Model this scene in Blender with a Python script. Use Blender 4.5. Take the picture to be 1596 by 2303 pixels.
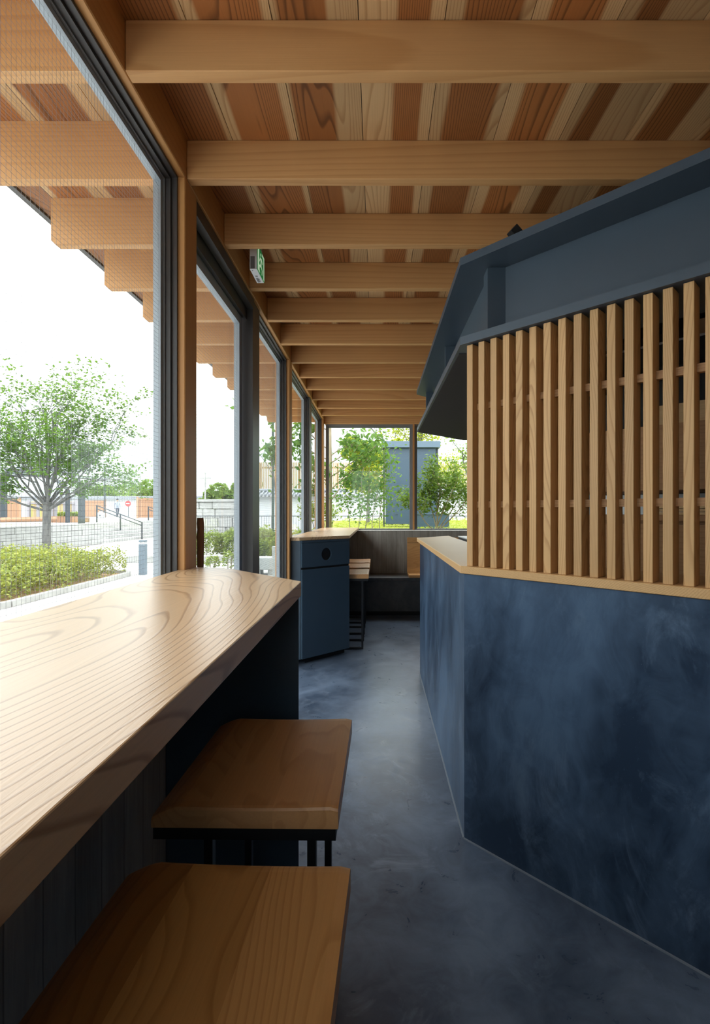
import bpy, bmesh, math, random
import numpy as np
from mathutils import Vector, Matrix

# ------------------------------------------------------------------ reset
for o in list(bpy.data.objects):
    bpy.data.objects.remove(o, do_unlink=True)
SC = bpy.context.scene
COL = SC.collection
PI = math.pi
S2 = math.sqrt(2.0)
rng = random.Random(11)

# ------------------------------------------------------------------ camera
cam_d = bpy.data.cameras.new('camera')
cam_d.sensor_width = 36.0
cam_d.lens = 1102.0 / 2303.0 * 36.0
cam_d.shift_x = -49.0 / 2303.0
cam_d.clip_start = 0.02
cam_d.clip_end = 600
cam = bpy.data.objects.new('camera', cam_d)
COL.objects.link(cam)
cam.location = (0, 0, 1.30)
cam.rotation_euler = (PI / 2, 0, 0)
SC.camera = cam

# ------------------------------------------------------------------ world: bright overcast sky
SKY_STRENGTH = 1.0
world = bpy.data.worlds.new('sky')
SC.world = world
world.use_nodes = True
wn = world.node_tree
wn.nodes.clear()
w_out = wn.nodes.new('ShaderNodeOutputWorld')
w_bg = wn.nodes.new('ShaderNodeBackground')
w_tc = wn.nodes.new('ShaderNodeTexCoord')
w_sep = wn.nodes.new('ShaderNodeSeparateXYZ')
w_ramp = wn.nodes.new('ShaderNodeValToRGB')
w_noise = wn.nodes.new('ShaderNodeTexNoise')
w_noise.inputs['Scale'].default_value = 2.2
w_noise.inputs['Detail'].default_value = 4
w_mul = wn.nodes.new('ShaderNodeMath'); w_mul.operation = 'MULTIPLY_ADD'
w_mul.inputs[1].default_value = 0.10
wn.links.new(w_tc.outputs['Generated'], w_sep.inputs[0])
wn.links.new(w_tc.outputs['Generated'], w_noise.inputs['Vector'])
wn.links.new(w_noise.outputs['Fac'], w_mul.inputs[0])
wn.links.new(w_sep.outputs['Z'], w_mul.inputs[2])
wn.links.new(w_mul.outputs[0], w_ramp.inputs['Fac'])
w_ramp.color_ramp.elements[0].position = 0.0
w_ramp.color_ramp.elements[0].color = (0.80, 0.97, 1.0, 1)
e = w_ramp.color_ramp.elements.new(0.16); e.color = (0.95, 1.06, 1.10, 1)
e = w_ramp.color_ramp.elements.new(0.34); e.color = (2.4, 2.46, 2.52, 1)
w_ramp.color_ramp.elements[-1].position = 1.0
w_ramp.color_ramp.elements[-1].color = (3.2, 3.26, 3.34, 1)
wn.links.new(w_ramp.outputs['Color'], w_bg.inputs['Color'])
w_bg.inputs['Strength'].default_value = SKY_STRENGTH
wn.links.new(w_bg.outputs[0], w_out.inputs['Surface'])

# ------------------------------------------------------------------ exposure
SC.view_settings.view_transform = 'Standard'
SC.view_settings.look = 'None'
SC.view_settings.gamma = 1.0
SC.view_settings.use_curve_mapping = False
SC.view_settings.exposure = 1.02

# ------------------------------------------------------------------ materials
class NT:
    def __init__(s, name):
        s.m = bpy.data.materials.new(name)
        s.m.use_nodes = True
        s.t = s.m.node_tree
        s.t.nodes.clear()
        s.out = s.n('ShaderNodeOutputMaterial')
    def n(s, typ, **kw):
        nd = s.t.nodes.new(typ)
        for k, v in kw.items():
            if k in nd.inputs:
                s.set(nd.inputs[k], v)
            else:
                setattr(nd, k, v)
        return nd
    def set(s, sock, v):
        if isinstance(v, bpy.types.NodeSocket):
            s.t.links.new(v, sock)
        elif isinstance(v, (tuple, list)) and sock.type == 'RGBA' and len(v) == 3:
            sock.default_value = (*v, 1)
        else:
            sock.default_value = v
    def math(s, op, a, b=0.0, c=0.0, clamp=False):
        nd = s.t.nodes.new('ShaderNodeMath'); nd.operation = op; nd.use_clamp = clamp
        for i, v in enumerate((a, b, c)):
            s.set(nd.inputs[i], v)
        return nd.outputs[0]
    def vmath(s, op, a, b):
        nd = s.t.nodes.new('ShaderNodeVectorMath'); nd.operation = op
        s.set(nd.inputs[0], a); s.set(nd.inputs[1], b)
        return nd.outputs[0]
    def mix(s, f, a, b):
        nd = s.t.nodes.new('ShaderNodeMix'); nd.data_type = 'RGBA'
        s.set(nd.inputs[0], f); s.set(nd.inputs[6], a); s.set(nd.inputs[7], b)
        return nd.outputs[2]
    def ramp(s, f, stops):
        nd = s.t.nodes.new('ShaderNodeValToRGB')
        els = nd.color_ramp.elements
        while len(els) < len(stops):
            els.new(0.5)
        for el, (p, c) in zip(els, stops):
            el.position = p
            el.color = (c, c, c, 1) if not isinstance(c, (tuple, list)) else (*c[:3], 1)
        s.set(nd.inputs[0], f)
        return nd.outputs[0]
    def noise(s, vec, scale, detail=2.0, rough=0.5, dist=0.0):
        nd = s.n('ShaderNodeTexNoise')
        s.set(nd.inputs['Vector'], vec)
        nd.inputs['Scale'].default_value = scale
        nd.inputs['Detail'].default_value = detail
        nd.inputs['Roughness'].default_value = rough
        nd.inputs['Distortion'].default_value = dist
        return nd.outputs['Fac']
    def coord(s, which='Object'):
        return s.n('ShaderNodeTexCoord').outputs[which]
    def rand(s):
        return s.n('ShaderNodeObjectInfo').outputs['Random']
    def bsdf(s, color, rough=0.5, metal=0.0, bump=None, bump_str=0.1, bump_dist=0.01, spec=0.5):
        b = s.n('ShaderNodeBsdfPrincipled')
        s.set(b.inputs['Base Color'], color)
        s.set(b.inputs['Roughness'], rough)
        b.inputs['Metallic'].default_value = metal
        b.inputs['Specular IOR Level'].default_value = spec
        if bump is not None:
            bp = s.n('ShaderNodeBump')
            bp.inputs['Strength'].default_value = bump_str
            bp.inputs['Distance'].default_value = bump_dist
            s.set(bp.inputs['Height'], bump)
            s.t.links.new(bp.outputs[0], b.inputs['Normal'])
        s.t.links.new(b.outputs[0], s.out.inputs['Surface'])
        return s.m

def wood(name, light, dark, axis, rings=45.0, warp=5.0, wscale=3.0, along=0.14, contrast=0.8,
         rough=0.5, tone=0.25, heart=None, vary=0.22, spec=0.4, sharp=0.0, fine=0.30, lin_k=1.0):
    """grain = contour lines of a field stretched along the board, plus fibre"""
    t = NT(name)
    c = t.coord('Object')
    r = t.rand()
    off = t.n('ShaderNodeCombineXYZ')
    t.set(off.inputs[0], t.math('MULTIPLY', r, 17.0))
    t.set(off.inputs[1], t.math('MULTIPLY', r, 31.0))
    t.set(off.inputs[2], t.math('MULTIPLY', r, 23.0))
    cc = t.vmath('ADD', c, off.outputs[0])
    sc = [1.0, 1.0, 1.0]; sc[axis] = along
    q = t.vmath('MULTIPLY', cc, tuple(sc))
    n1 = t.noise(q, wscale, 1.5, 0.45)
    n2 = t.noise(q, wscale * 5, 2, 0.5)
    sep = t.n('ShaderNodeSeparateXYZ'); t.set(sep.inputs[0], q)
    others = [i for i in range(3) if i != axis]
    lin = t.math('ADD', t.math('MULTIPLY', sep.outputs[others[0]], rings * lin_k),
                 t.math('MULTIPLY', sep.outputs[others[1]], rings * 0.8 * lin_k))
    fld = t.math('ADD', lin, t.math('ADD', t.math('MULTIPLY', n1, warp * rings / 12.0), t.math('MULTIPLY', n2, 0.7)))
    saw = t.math('FRACT', fld)
    line = t.ramp(saw, [(0.0, 0.12 * (1 - sharp)), (0.55 + 0.22 * sharp, 0.28 * (1 - sharp)), (0.87, 1.0), (0.93, 0.9), (1.0, 0.12 * (1 - sharp))])
    fs = [240.0, 240.0, 240.0]; fs[axis] = 4.0
    fib = t.noise(t.vmath('MULTIPLY', cc, tuple(fs)), 1.0, 2, 0.6)
    base = t.mix(t.math('MULTIPLY', line, contrast), light, dark)
    tn = t.noise(q, 1.7, 2)
    mid = tuple(l * 0.55 + d * 0.45 for l, d in zip(light, dark))
    base = t.mix(t.math('MULTIPLY', t.ramp(tn, [(0.35, 0.0), (0.7, 1.0)]), tone), base, mid)
    if heart is not None:
        hw = heart
        s0 = t.n('ShaderNodeSeparateXYZ'); t.set(s0.inputs[0], c)
        wob = t.noise(q, 5.0, 2)
        ctr = t.math('MULTIPLY_ADD', r, 0.09, -0.045)
        b = t.math('ABSOLUTE', t.math('ADD', t.math('SUBTRACT', s0.outputs[others[0]], ctr), t.math('MULTIPLY_ADD', wob, 0.10, -0.05)))
        wid = t.math('MULTIPLY_ADD', t.math('FRACT', t.math('MULTIPLY', r, 7.3)), 0.045, 0.045)
        k = t.math('SUBTRACT', wid, b)
        hf = t.math('MULTIPLY_ADD', k, 70.0, 0.5, clamp=True)
        hd = t.mix(line, hw, tuple(v * 0.42 for v in hw))
        hd = t.mix(t.math('FRACT', t.math('MULTIPLY', r, 5.1)), hd, t.mix(line, tuple(v * 1.35 for v in hw), tuple(v * 0.6 for v in hw)))
        base = t.mix(hf, base, hd)
    fv = t.math('MULTIPLY_ADD', fib, fine, 1.0 - fine / 2)
    rv = t.math('MULTIPLY_ADD', t.math('FRACT', t.math('MULTIPLY', r, 13.7)), vary, 1.0 - vary / 2)
    hsv = t.n('ShaderNodeHueSaturation')
    t.set(hsv.inputs['Color'], base)
    t.set(hsv.inputs['Value'], t.math('MULTIPLY', fv, rv))
    return t.bsdf(hsv.outputs[0], rough, bump=t.math('ADD', t.math('MULTIPLY', line, 0.5), fib), bump_str=0.12, bump_dist=0.002, spec=spec)

def mottled(name, c0, c1, scale=3.0, rough=(0.45, 0.65), stretch=(1, 1, 1), speck=None, bump=0.05, detail=6, spec=0.5, c2=None):
    t = NT(name)
    c = t.vmath('MULTIPLY', t.coord('Object'), stretch)
    n = t.noise(c, scale, detail, 0.6, 0.6)
    n2 = t.noise(c, scale * 4.3, 4, 0.65, 1.0)
    f = t.ramp(t.math('ADD', t.math('MULTIPLY', n, 0.7), t.math('MULTIPLY', n2, 0.3)), [(0.40, 0.0), (0.62, 1.0)])
    col = t.mix(f, c0, c1)
    if c2 is not None:
        n4 = t.noise(t.vmath('ADD', c, (7.7, 3.1, 5.2)), scale * 1.6, 7, 0.7, 1.5)
        col = t.mix(t.ramp(n4, [(0.56, 0.0), (0.75, 1.0)]), col, c2)
    if speck is not None:
        v = t.n('ShaderNodeTexVoronoi'); t.set(v.inputs['Vector'], t.coord('Object')); v.inputs['Scale'].default_value = 60
        col = t.mix(t.ramp(v.outputs['Distance'], [(0.03, 0.5), (0.06, 0.0)]), col, speck)
    rg = t.math('MULTIPLY_ADD', n2, rough[1] - rough[0], rough[0])
    return t.bsdf(col, rg, bump=n2, bump_str=bump, bump_dist=0.01, spec=spec)

def plain(name, col, rough=0.5, metal=0.0, spec=0.5, var=0.06):
    t = NT(name)
    n = t.noise(t.coord('Object'), 9.0, 3)
    c = t.mix(n, tuple(v * (1 - var) for v in col), tuple(min(1, v * (1 + var)) for v in col))
    return t.bsdf(c, rough, metal, spec=spec)

def glass_mat(name):
    t = NT(name)
    lw = t.n('ShaderNodeLayerWeight'); lw.inputs['Blend'].default_value = 0.5
    f5 = t.math('POWER', lw.outputs['Facing'], 5.0)
    fac = t.math('MULTIPLY_ADD', f5, 0.5, 0.025, clamp=True)
    tr = t.n('ShaderNodeBsdfTransparent'); tr.inputs['Color'].default_value = (0.965, 0.985, 0.975, 1)
    gl = t.n('ShaderNodeBsdfGlossy'); gl.inputs['Roughness'].default_value = 0.0
    mx = t.n('ShaderNodeMixShader')
    t.set(mx.inputs[0], fac)
    t.t.links.new(tr.outputs[0], mx.inputs[1]); t.t.links.new(gl.outputs[0], mx.inputs[2])
    t.t.links.new(mx.outputs[0], t.out.inputs['Surface'])
    return t.m

def leaf_mat(name, c0, c1, trans=0.45):
    t = NT(name)
    g = t.n('ShaderNodeNewGeometry')
    ri = g.outputs['Random Per Island']
    col = t.mix(ri, c0, c1)
    d = t.n('ShaderNodeBsdfPrincipled'); t.set(d.inputs['Base Color'], col); d.inputs['Roughness'].default_value = 0.55
    d.inputs['Specular IOR Level'].default_value = 0.25
    tl = t.n('ShaderNodeBsdfTranslucent'); t.set(tl.inputs['Color'], t.mix(0.5, col, (c1[0] * 1.3, c1[1] * 1.2, c1[2] * 0.6)))
    mx = t.n('ShaderNodeMixShader'); mx.inputs[0].default_value = trans
    t.t.links.new(d.outputs[0], mx.inputs[1]); t.t.links.new(tl.outputs[0], mx.inputs[2])
    t.t.links.new(mx.outputs[0], t.out.inputs['Surface'])
    return t.m

def boardform(name):
    """concrete cast against rough vertical boards"""
    t = NT(name)
    c = t.coord('Object')
    g = t.n('ShaderNodeNewGeometry')
    p = g.outputs['Position']
    s = t.n('ShaderNodeSeparateXYZ'); t.set(s.inputs[0], p)
    run = t.math('ADD', s.outputs[0], s.outputs[1])
    bid = t.math('FLOOR', t.math('DIVIDE', run, 0.105))
    wn_ = t.n('ShaderNodeTexWhiteNoise', noise_dimensions='1D'); t.set(wn_.inputs['W'], bid)
    edge = t.math('FRACT', t.math('DIVIDE', run, 0.105))
    seam = t.ramp(edge, [(0.0, 1.0), (0.03, 0.0), (0.97, 0.0), (1.0, 1.0)])
    gr = t.noise(t.vmath('MULTIPLY', p, (40.0, 40.0, 3.0)), 1.0, 4, 0.65, 0.8)
    bl = t.noise(t.vmath('MULTIPLY', p, (6.0, 6.0, 2.0)), 1.0, 5, 0.6)
    v = t.math('ADD', t.math('ADD', t.math('MULTIPLY', wn_.outputs['Value'], 0.16), t.math('MULTIPLY', gr, 0.55)), t.math('MULTIPLY', bl, 0.62))
    col = t.ramp(v, [(0.30, (0.15, 0.138, 0.12)), (0.62, (0.28, 0.263, 0.235)), (0.95, (0.44, 0.425, 0.395))])
    col = t.mix(t.math('MULTIPLY', seam, 0.6), col, (0.05, 0.045, 0.04))
    return t.bsdf(col, 0.7, bump=t.math('SUBTRACT', gr, seam), bump_str=0.3, bump_dist=0.004)

M = {}
M['joist'] = wood('hinoki_beam_wood', (0.60, 0.328, 0.132), (0.43, 0.195, 0.060), 0, rings=60, warp=5, wscale=2.2, along=0.06, contrast=0.5, rough=0.6, vary=0.10, fine=0.16, lin_k=0.5)
M['plate'] = wood('plate_beam_wood', (0.55, 0.285, 0.10), (0.43, 0.19, 0.055), 1, rings=50, warp=4, wscale=2.2, along=0.07, contrast=0.4, rough=0.55, vary=0.08, fine=0.16)
M['post'] = wood('post_wood', (0.55, 0.275, 0.095), (0.45, 0.195, 0.055), 2, rings=60, warp=4, wscale=2.0, along=0.06, contrast=0.35, rough=0.5, vary=0.08, fine=0.15)
M['board'] = wood('cedar_ceiling_board', (0.64, 0.425, 0.215), (0.40, 0.215, 0.085), 1, rings=95, warp=5, wscale=3.2, along=0.13, contrast=0.7, rough=0.6,
                  heart=(0.345, 0.132, 0.038), vary=0.26, fine=0.18, sharp=0.3, lin_k=0.75)
M['slat'] = wood('oak_slat_wood', (0.58, 0.350, 0.155), (0.36, 0.18, 0.062), 2, rings=110, warp=5, wscale=5.0, along=0.11, contrast=0.75, rough=0.5, vary=0.22, fine=0.2, sharp=0.2)
M['rail'] = wood('oak_rail_wood', (0.46, 0.26, 0.12), (0.28, 0.135, 0.05), 0, rings=140, warp=3, wscale=4.0, along=0.06, contrast=0.7, rough=0.5)
M['ash_y'] = wood('ash_counter_wood', (0.66, 0.445, 0.255), (0.31, 0.155, 0.058), 1, rings=125, warp=4.6, wscale=2.3, along=0.22, contrast=0.72, rough=0.30, vary=0.04, spec=0.55, sharp=0.75, fine=0.22, tone=0.15, lin_k=0.22)
M['ash_r'] = wood('oak_counter_wood', (0.64, 0.40, 0.19), (0.44, 0.24, 0.09), 0, rings=120, warp=4, wscale=3.0, along=0.10, contrast=0.6, rough=0.36, vary=0.04)
M['seat'] = wood('oak_seat_wood', (0.60, 0.315, 0.105), (0.34, 0.14, 0.034), 1, rings=46, warp=7, wscale=3.4, along=0.30, contrast=0.6, rough=0.38, vary=0.55, sharp=0.2, fine=0.18, lin_k=0.4)
M['seat_dark'] = wood('walnut_toned_seat_wood', (0.40, 0.185, 0.055), (0.20, 0.075, 0.02), 1, rings=60, warp=5, wscale=3.4, along=0.2, contrast=0.6, rough=0.38, vary=0.1, sharp=0.2, fine=0.18, lin_k=0.7)
M['seat_light'] = wood('light_oak_seat_wood', (0.66, 0.365, 0.135), (0.42, 0.19, 0.05), 1, rings=70, warp=5, wscale=3.4, along=0.25, contrast=0.6, rough=0.38, vary=0.1, sharp=0.2, fine=0.18, lin_k=0.7)
M['seat2'] = wood('cherry_seat_wood', (0.56, 0.305, 0.135), (0.38, 0.18, 0.066), 1, rings=52, warp=7, wscale=3.4, along=0.30, contrast=0.5, rough=0.36, vary=0.32, sharp=0.2, fine=0.18, lin_k=0.4)
M['booth'] = wood('booth_plywood', (0.56, 0.31, 0.12), (0.42, 0.20, 0.065), 0, rings=40, warp=9, wscale=3.0, along=0.2, contrast=0.5, rough=0.45)
M['cabinet_wood'] = wood('kitchen_cabinet_wood', (0.36, 0.19, 0.085), (0.25, 0.115, 0.045), 0, rings=60, warp=4, wscale=3.0, along=0.08, contrast=0.5, rough=0.5)
M['ply'] = wood('pale_plywood', (0.62, 0.42, 0.22), (0.5, 0.31, 0.14), 0, rings=40, warp=5, wscale=3, along=0.1, contrast=0.4, rough=0.6)
M['fence_wood'] = wood('tan_fence_wood', (0.36, 0.205, 0.125), (0.28, 0.15, 0.085), 2, rings=20, warp=5, wscale=2, along=0.1, contrast=0.4, rough=0.8)
M['bamboo'] = wood('tan_slat_fence_wood', (0.40, 0.30, 0.165), (0.30, 0.21, 0.10), 2, rings=10, warp=3, wscale=2, along=0.1, contrast=0.4, rough=0.8)
M['handle'] = wood('rough_handle_wood', (0.30, 0.13, 0.05), (0.16, 0.06, 0.02), 2, rings=90, warp=5, wscale=4, along=0.1, contrast=0.7, rough=0.6)
M['navy'] = mottled('navy_lime_plaster', (0.018, 0.033, 0.062), (0.062, 0.106, 0.176), 2.2, (0.24, 0.44), (1, 1, 0.6), speck=(0.16, 0.20, 0.26), bump=0.10, c2=(0.090, 0.138, 0.21), spec=0.30)
M['floor'] = mottled('dark_troweled_mortar', (0.048, 0.070, 0.110), (0.128, 0.172, 0.245), 2.0, (0.20, 0.42), speck=(0.2, 0.23, 0.27), bump=0.05, c2=(0.17, 0.215, 0.285))
M['bluepanel'] = plain('blue_grey_laminate', (0.040, 0.070, 0.106), 0.38)
M['bluesteel'] = plain('blue_grey_steel', (0.044, 0.066, 0.092), 0.45)
M['soffit'] = plain('dark_soffit', (0.048, 0.046, 0.048), 0.85, spec=0.15)
M['concrete'] = boardform('board_formed_concrete')
M['bench'] = mottled('bench_mortar', (0.05, 0.055, 0.063), (0.10, 0.105, 0.115), 3, (0.4, 0.6), bump=0.05)
M['alu'] = plain('grey_aluminium', (0.34, 0.38, 0.42), 0.45, 0.15)
M['alu_dark'] = plain('dark_bronze_aluminium', (0.060, 0.055, 0.054), 0.42, 0.1)
M['alu_mid'] = plain('mid_grey_aluminium', (0.185, 0.19, 0.20), 0.45, 0.15)
M['glass'] = glass_mat('clear_window_glass')
M['wire'] = plain('glass_wire', (0.30, 0.31, 0.33), 0.5, 0.3)
M['blacksteel'] = plain('black_steel', (0.014, 0.016, 0.02), 0.4, 0.5)
M['black'] = plain('matt_black', (0.006, 0.006, 0.007), 0.7)
M['sealant'] = plain('pale_sealant', (0.17, 0.20, 0.24), 0.6)
M['white'] = plain('white_plastic', (0.72, 0.73, 0.75), 0.45)
M['signgreen'] = plain('sign_green', (0.01, 0.22, 0.05), 0.5)
M['signwhite'] = plain('sign_white', (0.62, 0.85, 0.60), 0.5)
for nm_, ec in (('signgreen', (0.01, 0.22, 0.05, 1)), ('signwhite', (0.62, 0.85, 0.60, 1))):   # the sign is backlit
    b_ = next(n for n in M[nm_].node_tree.nodes if n.type == 'BSDF_PRINCIPLED')
    b_.inputs['Emission Color'].default_value = ec
    b_.inputs['Emission Strength'].default_value = 0.22
M['signgrey'] = plain('sign_print_grey', (0.10, 0.10, 0.11), 0.6)
M['labelgrey'] = plain('sign_label', (0.16, 0.15, 0.15), 0.6)
M['paving'] = mottled('pale_paving', (0.41, 0.405, 0.40), (0.48, 0.475, 0.47), 0.8, (0.7, 0.9), bump=0.02)
M['stone_pale'] = mottled('pale_limestone', (0.31, 0.31, 0.30), (0.42, 0.42, 0.405), 1.2, (0.7, 0.9), bump=0.2)
M['granite'] = mottled('grey_granite', (0.30, 0.33, 0.33), (0.46, 0.48, 0.48), 30, (0.7, 0.9), bump=0.3)
M['plaster_white'] = mottled('white_plaster', (0.50, 0.51, 0.52), (0.57, 0.58, 0.59), 0.6, (0.7, 0.9), bump=0.02)
M['tile'] = plain('grey_roof_tile', (0.20, 0.215, 0.24), 0.45)
M['soil'] = mottled('brown_soil', (0.20, 0.12, 0.06), (0.38, 0.25, 0.13), 6, (0.9, 1.0), bump=0.4)
M['lawn'] = mottled('yellow_green_lawn', (0.19, 0.22, 0.035), (0.29, 0.31, 0.075), 3, (0.9, 1.0), bump=0.3, spec=0.1)
M['drygrass'] = mottled('pale_dry_grass', (0.31, 0.32, 0.17), (0.40, 0.40, 0.26), 2, (0.9, 1.0), bump=0.2)
M['bark'] = mottled('grey_bark', (0.10, 0.10, 0.10), (0.20, 0.195, 0.185), 9, (0.8, 0.95), (1, 1, 0.25), bump=0.4)
M['bark2'] = mottled('tan_bark', (0.22, 0.17, 0.11), (0.38, 0.31, 0.21), 9, (0.8, 0.95), (1, 1, 0.25), bump=0.4)
M['twig'] = plain('dry_twig', (0.30, 0.26, 0.19), 0.8)
M['railsteel'] = plain('dark_handrail_steel', (0.05, 0.06, 0.07), 0.5, 0.3)
M['bollard'] = plain('slate_blue_bollard', (0.135, 0.18, 0.225), 0.5)
M['towersteel'] = plain('slate_blue_panel', (0.048, 0.080, 0.122), 0.42)
M['towercap'] = plain('slate_blue_cap', (0.105, 0.155, 0.215), 0.45)
M['polegreen'] = plain('dark_green_pole', (0.04, 0.075, 0.065), 0.5)
M['red'] = plain('sign_red', (0.62, 0.05, 0.05), 0.5)
M['purple'] = plain('purple_grey_paint', (0.27, 0.25, 0.27), 0.7)
M['yellowp'] = plain('yellow_paint', (0.40, 0.36, 0.12), 0.7)
M['kraft'] = plain('kraft_cardboard', (0.34, 0.22, 0.13), 0.8)
M['steel'] = plain('brushed_steel', (0.42, 0.43, 0.44), 0.4, 0.6)
M['building'] = mottled('pale_tile_building', (0.55, 0.60, 0.66), (0.62, 0.66, 0.70), 0.4, (0.6, 0.8), bump=0.02)
M['cloth_blue'] = plain('grey_blue_jacket', (0.22, 0.26, 0.34), 0.9)
M['leaf_maple'] = leaf_mat('fresh_maple_leaf', (0.045, 0.115, 0.022), (0.14, 0.25, 0.04))
M['leaf_hedge'] = leaf_mat('azalea_leaf', (0.10, 0.155, 0.03), (0.36, 0.385, 0.085), 0.3)
M['leaf_hedge2'] = leaf_mat('bright_hedge_leaf', (0.095, 0.16, 0.028), (0.28, 0.35, 0.06), 0.3)
M['leaf_big'] = leaf_mat('large_bright_leaf', (0.04, 0.115, 0.025), (0.145, 0.26, 0.06), 0.5)
M['leaf_yellow'] = leaf_mat('yellow_green_leaf', (0.19, 0.27, 0.022), (0.40, 0.45, 0.06), 0.5)
M['leaf_dark'] = leaf_mat('glossy_dark_leaf', (0.035, 0.09, 0.015), (0.17, 0.26, 0.045), 0.35)
M['leaf_far'] = leaf_mat('distant_leaf', (0.085, 0.17, 0.03), (0.24, 0.34, 0.065), 0.35)

# ------------------------------------------------------------------ mesh helpers
class MB:
    def __init__(s):
        s.v = []; s.f = []
    def add(s, vs, fs):
        n = len(s.v)
        s.v += [tuple(p) for p in vs]
        s.f += [tuple(i + n for i in f) for f in fs]
        return s
    def box(s, x0, x1, y0, y1, z0, z1):
        vs = [(x0, y0, z0), (x1, y0, z0), (x1, y1, z0), (x0, y1, z0), (x0, y0, z1), (x1, y0, z1), (x1, y1, z1), (x0, y1, z1)]
        return s.add(vs, [(3, 2, 1, 0), (4, 5, 6, 7), (0, 1, 5, 4), (1, 2, 6, 5), (2, 3, 7, 6), (3, 0, 4, 7)])
    def prism(s, poly, z0, z1):
        n = len(poly)
        a = sum(poly[i][0] * poly[(i + 1) % n][1] - poly[(i + 1) % n][0] * poly[i][1] for i in range(n))
        if a < 0: poly = poly[::-1]
        vs = [(x, y, z0) for x, y in poly] + [(x, y, z1) for x, y in poly]
        fs = [tuple(range(n))[::-1], tuple(range(n, 2 * n))] + [(i, (i + 1) % n, n + (i + 1) % n, n + i) for i in range(n)]
        return s.add(vs, fs)
    def extrude_yz(s, prof, x0, x1):
        """profile of (y,z) points swept along x"""
        n = len(prof)
        vs = [(x0, y, z) for y, z in prof] + [(x1, y, z) for y, z in prof]
        return s.add(vs, [tuple(range(n))[::-1], tuple(range(n, 2 * n))] + [(i, (i + 1) % n, n + (i + 1) % n, n + i) for i in range(n)])
    def tube(s, pts, rad, seg=6, cap=True):
        pts = [Vector(p) for p in pts]
        if not isinstance(rad, (list, tuple)): rad = [rad] * len(pts)
        n0 = len(s.v)
        up = None
        for i, p in enumerate(pts):
            d = (pts[min(i + 1, len(pts) - 1)] - pts[max(i - 1, 0)]).normalized()
            if up is None:
                up = d.orthogonal().normalized()
            else:
                up = (up - d * up.dot(d))
                up = up.normalized() if up.length > 1e-6 else d.orthogonal().normalized()
            b = d.cross(up)
            for k in range(seg):
                a = 2 * PI * k / seg
                s.v.append(tuple(p + (up * math.cos(a) + b * math.sin(a)) * rad[i]))
        for i in range(len(pts) - 1):
            for k in range(seg):
                k2 = (k + 1) % seg
                s.f.append((n0 + i * seg + k, n0 + i * seg + k2, n0 + (i + 1) * seg + k2, n0 + (i + 1) * seg + k))
        if cap:
            s.f.append(tuple(n0 + k for k in range(seg))[::-1])
            m = n0 + (len(pts) - 1) * seg
            s.f.append(tuple(m + k for k in range(seg)))
        return s
    def bar(s, a, b, w, h=None):
        """square bar between two points"""
        h = h or w
        a = Vector(a); b = Vector(b); d = (b - a).normalized()
        side = d.cross(Vector((0, 0, 1)))
        side = side.normalized() if side.length > 1e-4 else Vector((1, 0, 0))
        up = side.cross(d)
        vs = []
        for p in (a, b):
            for sx, sz in ((-1, -1), (1, -1), (1, 1), (-1, 1)):
                vs.append(p + side * sx * w / 2 + up * sz * h / 2)
        return s.add(vs, [(3, 2, 1, 0), (4, 5, 6, 7), (0, 1, 5, 4), (1, 2, 6, 5), (2, 3, 7, 6), (3, 0, 4, 7)])
    def build(s, name, mat, parent=None, origin=None, bevel=0.0, smooth=False, seg=2, kind=None, label=None):
        vs = np.array(s.v, dtype=float)
        if origin is None:
            mn, mx = vs.min(0), vs.max(0)
            origin = np.array([(mn[0] + mx[0]) / 2, (mn[1] + mx[1]) / 2, (mn[2] + mx[2]) / 2 if parent is not None else mn[2]])
        origin = np.array(origin, dtype=float)
        vs = vs - origin
        me = bpy.data.meshes.new(name)
        me.from_pydata(vs.tolist(), [], s.f)
        if bevel > 0:
            bm = bmesh.new(); bm.from_mesh(me)
            es = [e for e in bm.edges if len(e.link_faces) == 2 and e.calc_face_angle(0) > 0.5]
            bmesh.ops.bevel(bm, geom=es, offset=bevel, segments=seg, affect='EDGES', profile=0.5, clamp_overlap=True)
            bm.to_mesh(me); bm.free()
        if smooth:
            me.shade_smooth()
        me.materials.append(M[mat] if isinstance(mat, str) else mat)
        me.validate()
        o = bpy.data.objects.new(name, me)
        COL.objects.link(o)
        if parent is not None:
            o.parent = parent
        o.location = tuple(origin)
        if parent is not None:
            o.location = tuple(Vector(origin) - WLOC.get(parent.name, Vector((0, 0, 0))))
            WLOC[o.name] = Vector(origin)
        else:
            WLOC[o.name] = Vector(origin)
        if kind: o['kind'] = kind
        if label: o['label'] = label
        return o
WLOC = {}

def thing(name, label, cat, loc=(0, 0, 0), rz=0.0, group=None):
    o = bpy.data.objects.new(name, None)
    o.empty_display_size = 0.1
    COL.objects.link(o)
    o.location = loc
    o.rotation_euler = (0, 0, rz)
    # children of a turned thing are written in its own frame
    WLOC[o.name] = Vector(loc) if rz == 0 else Vector((0, 0, 0))
    o['label'] = label; o['category'] = cat
    if group: o['group'] = group
    return o

def tag(o, label, cat, group=None, kind=None):
    o['label'] = label; o['category'] = cat
    if group: o['group'] = group
    if kind: o['kind'] = kind
    return o

def struct(o, label=None, cat=None):
    o['kind'] = 'structure'
    if label: o['label'] = label
    if cat: o['category'] = cat
    return o

def sempty(name, loc, label, cat):
    o = thing(name, label, cat, loc)
    o['kind'] = 'structure'
    return o

def copy_tree(o, parent=None):
    c = o.copy(); COL.objects.link(c)
    if parent is not None: c.parent = parent
    for ch in list(o.children):
        copy_tree(ch, c)
    return c

def box(name, mat, b, parent=None, bevel=0.0, **kw):
    return MB().box(*b).build(name, mat, parent, bevel=bevel, **kw)

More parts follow.
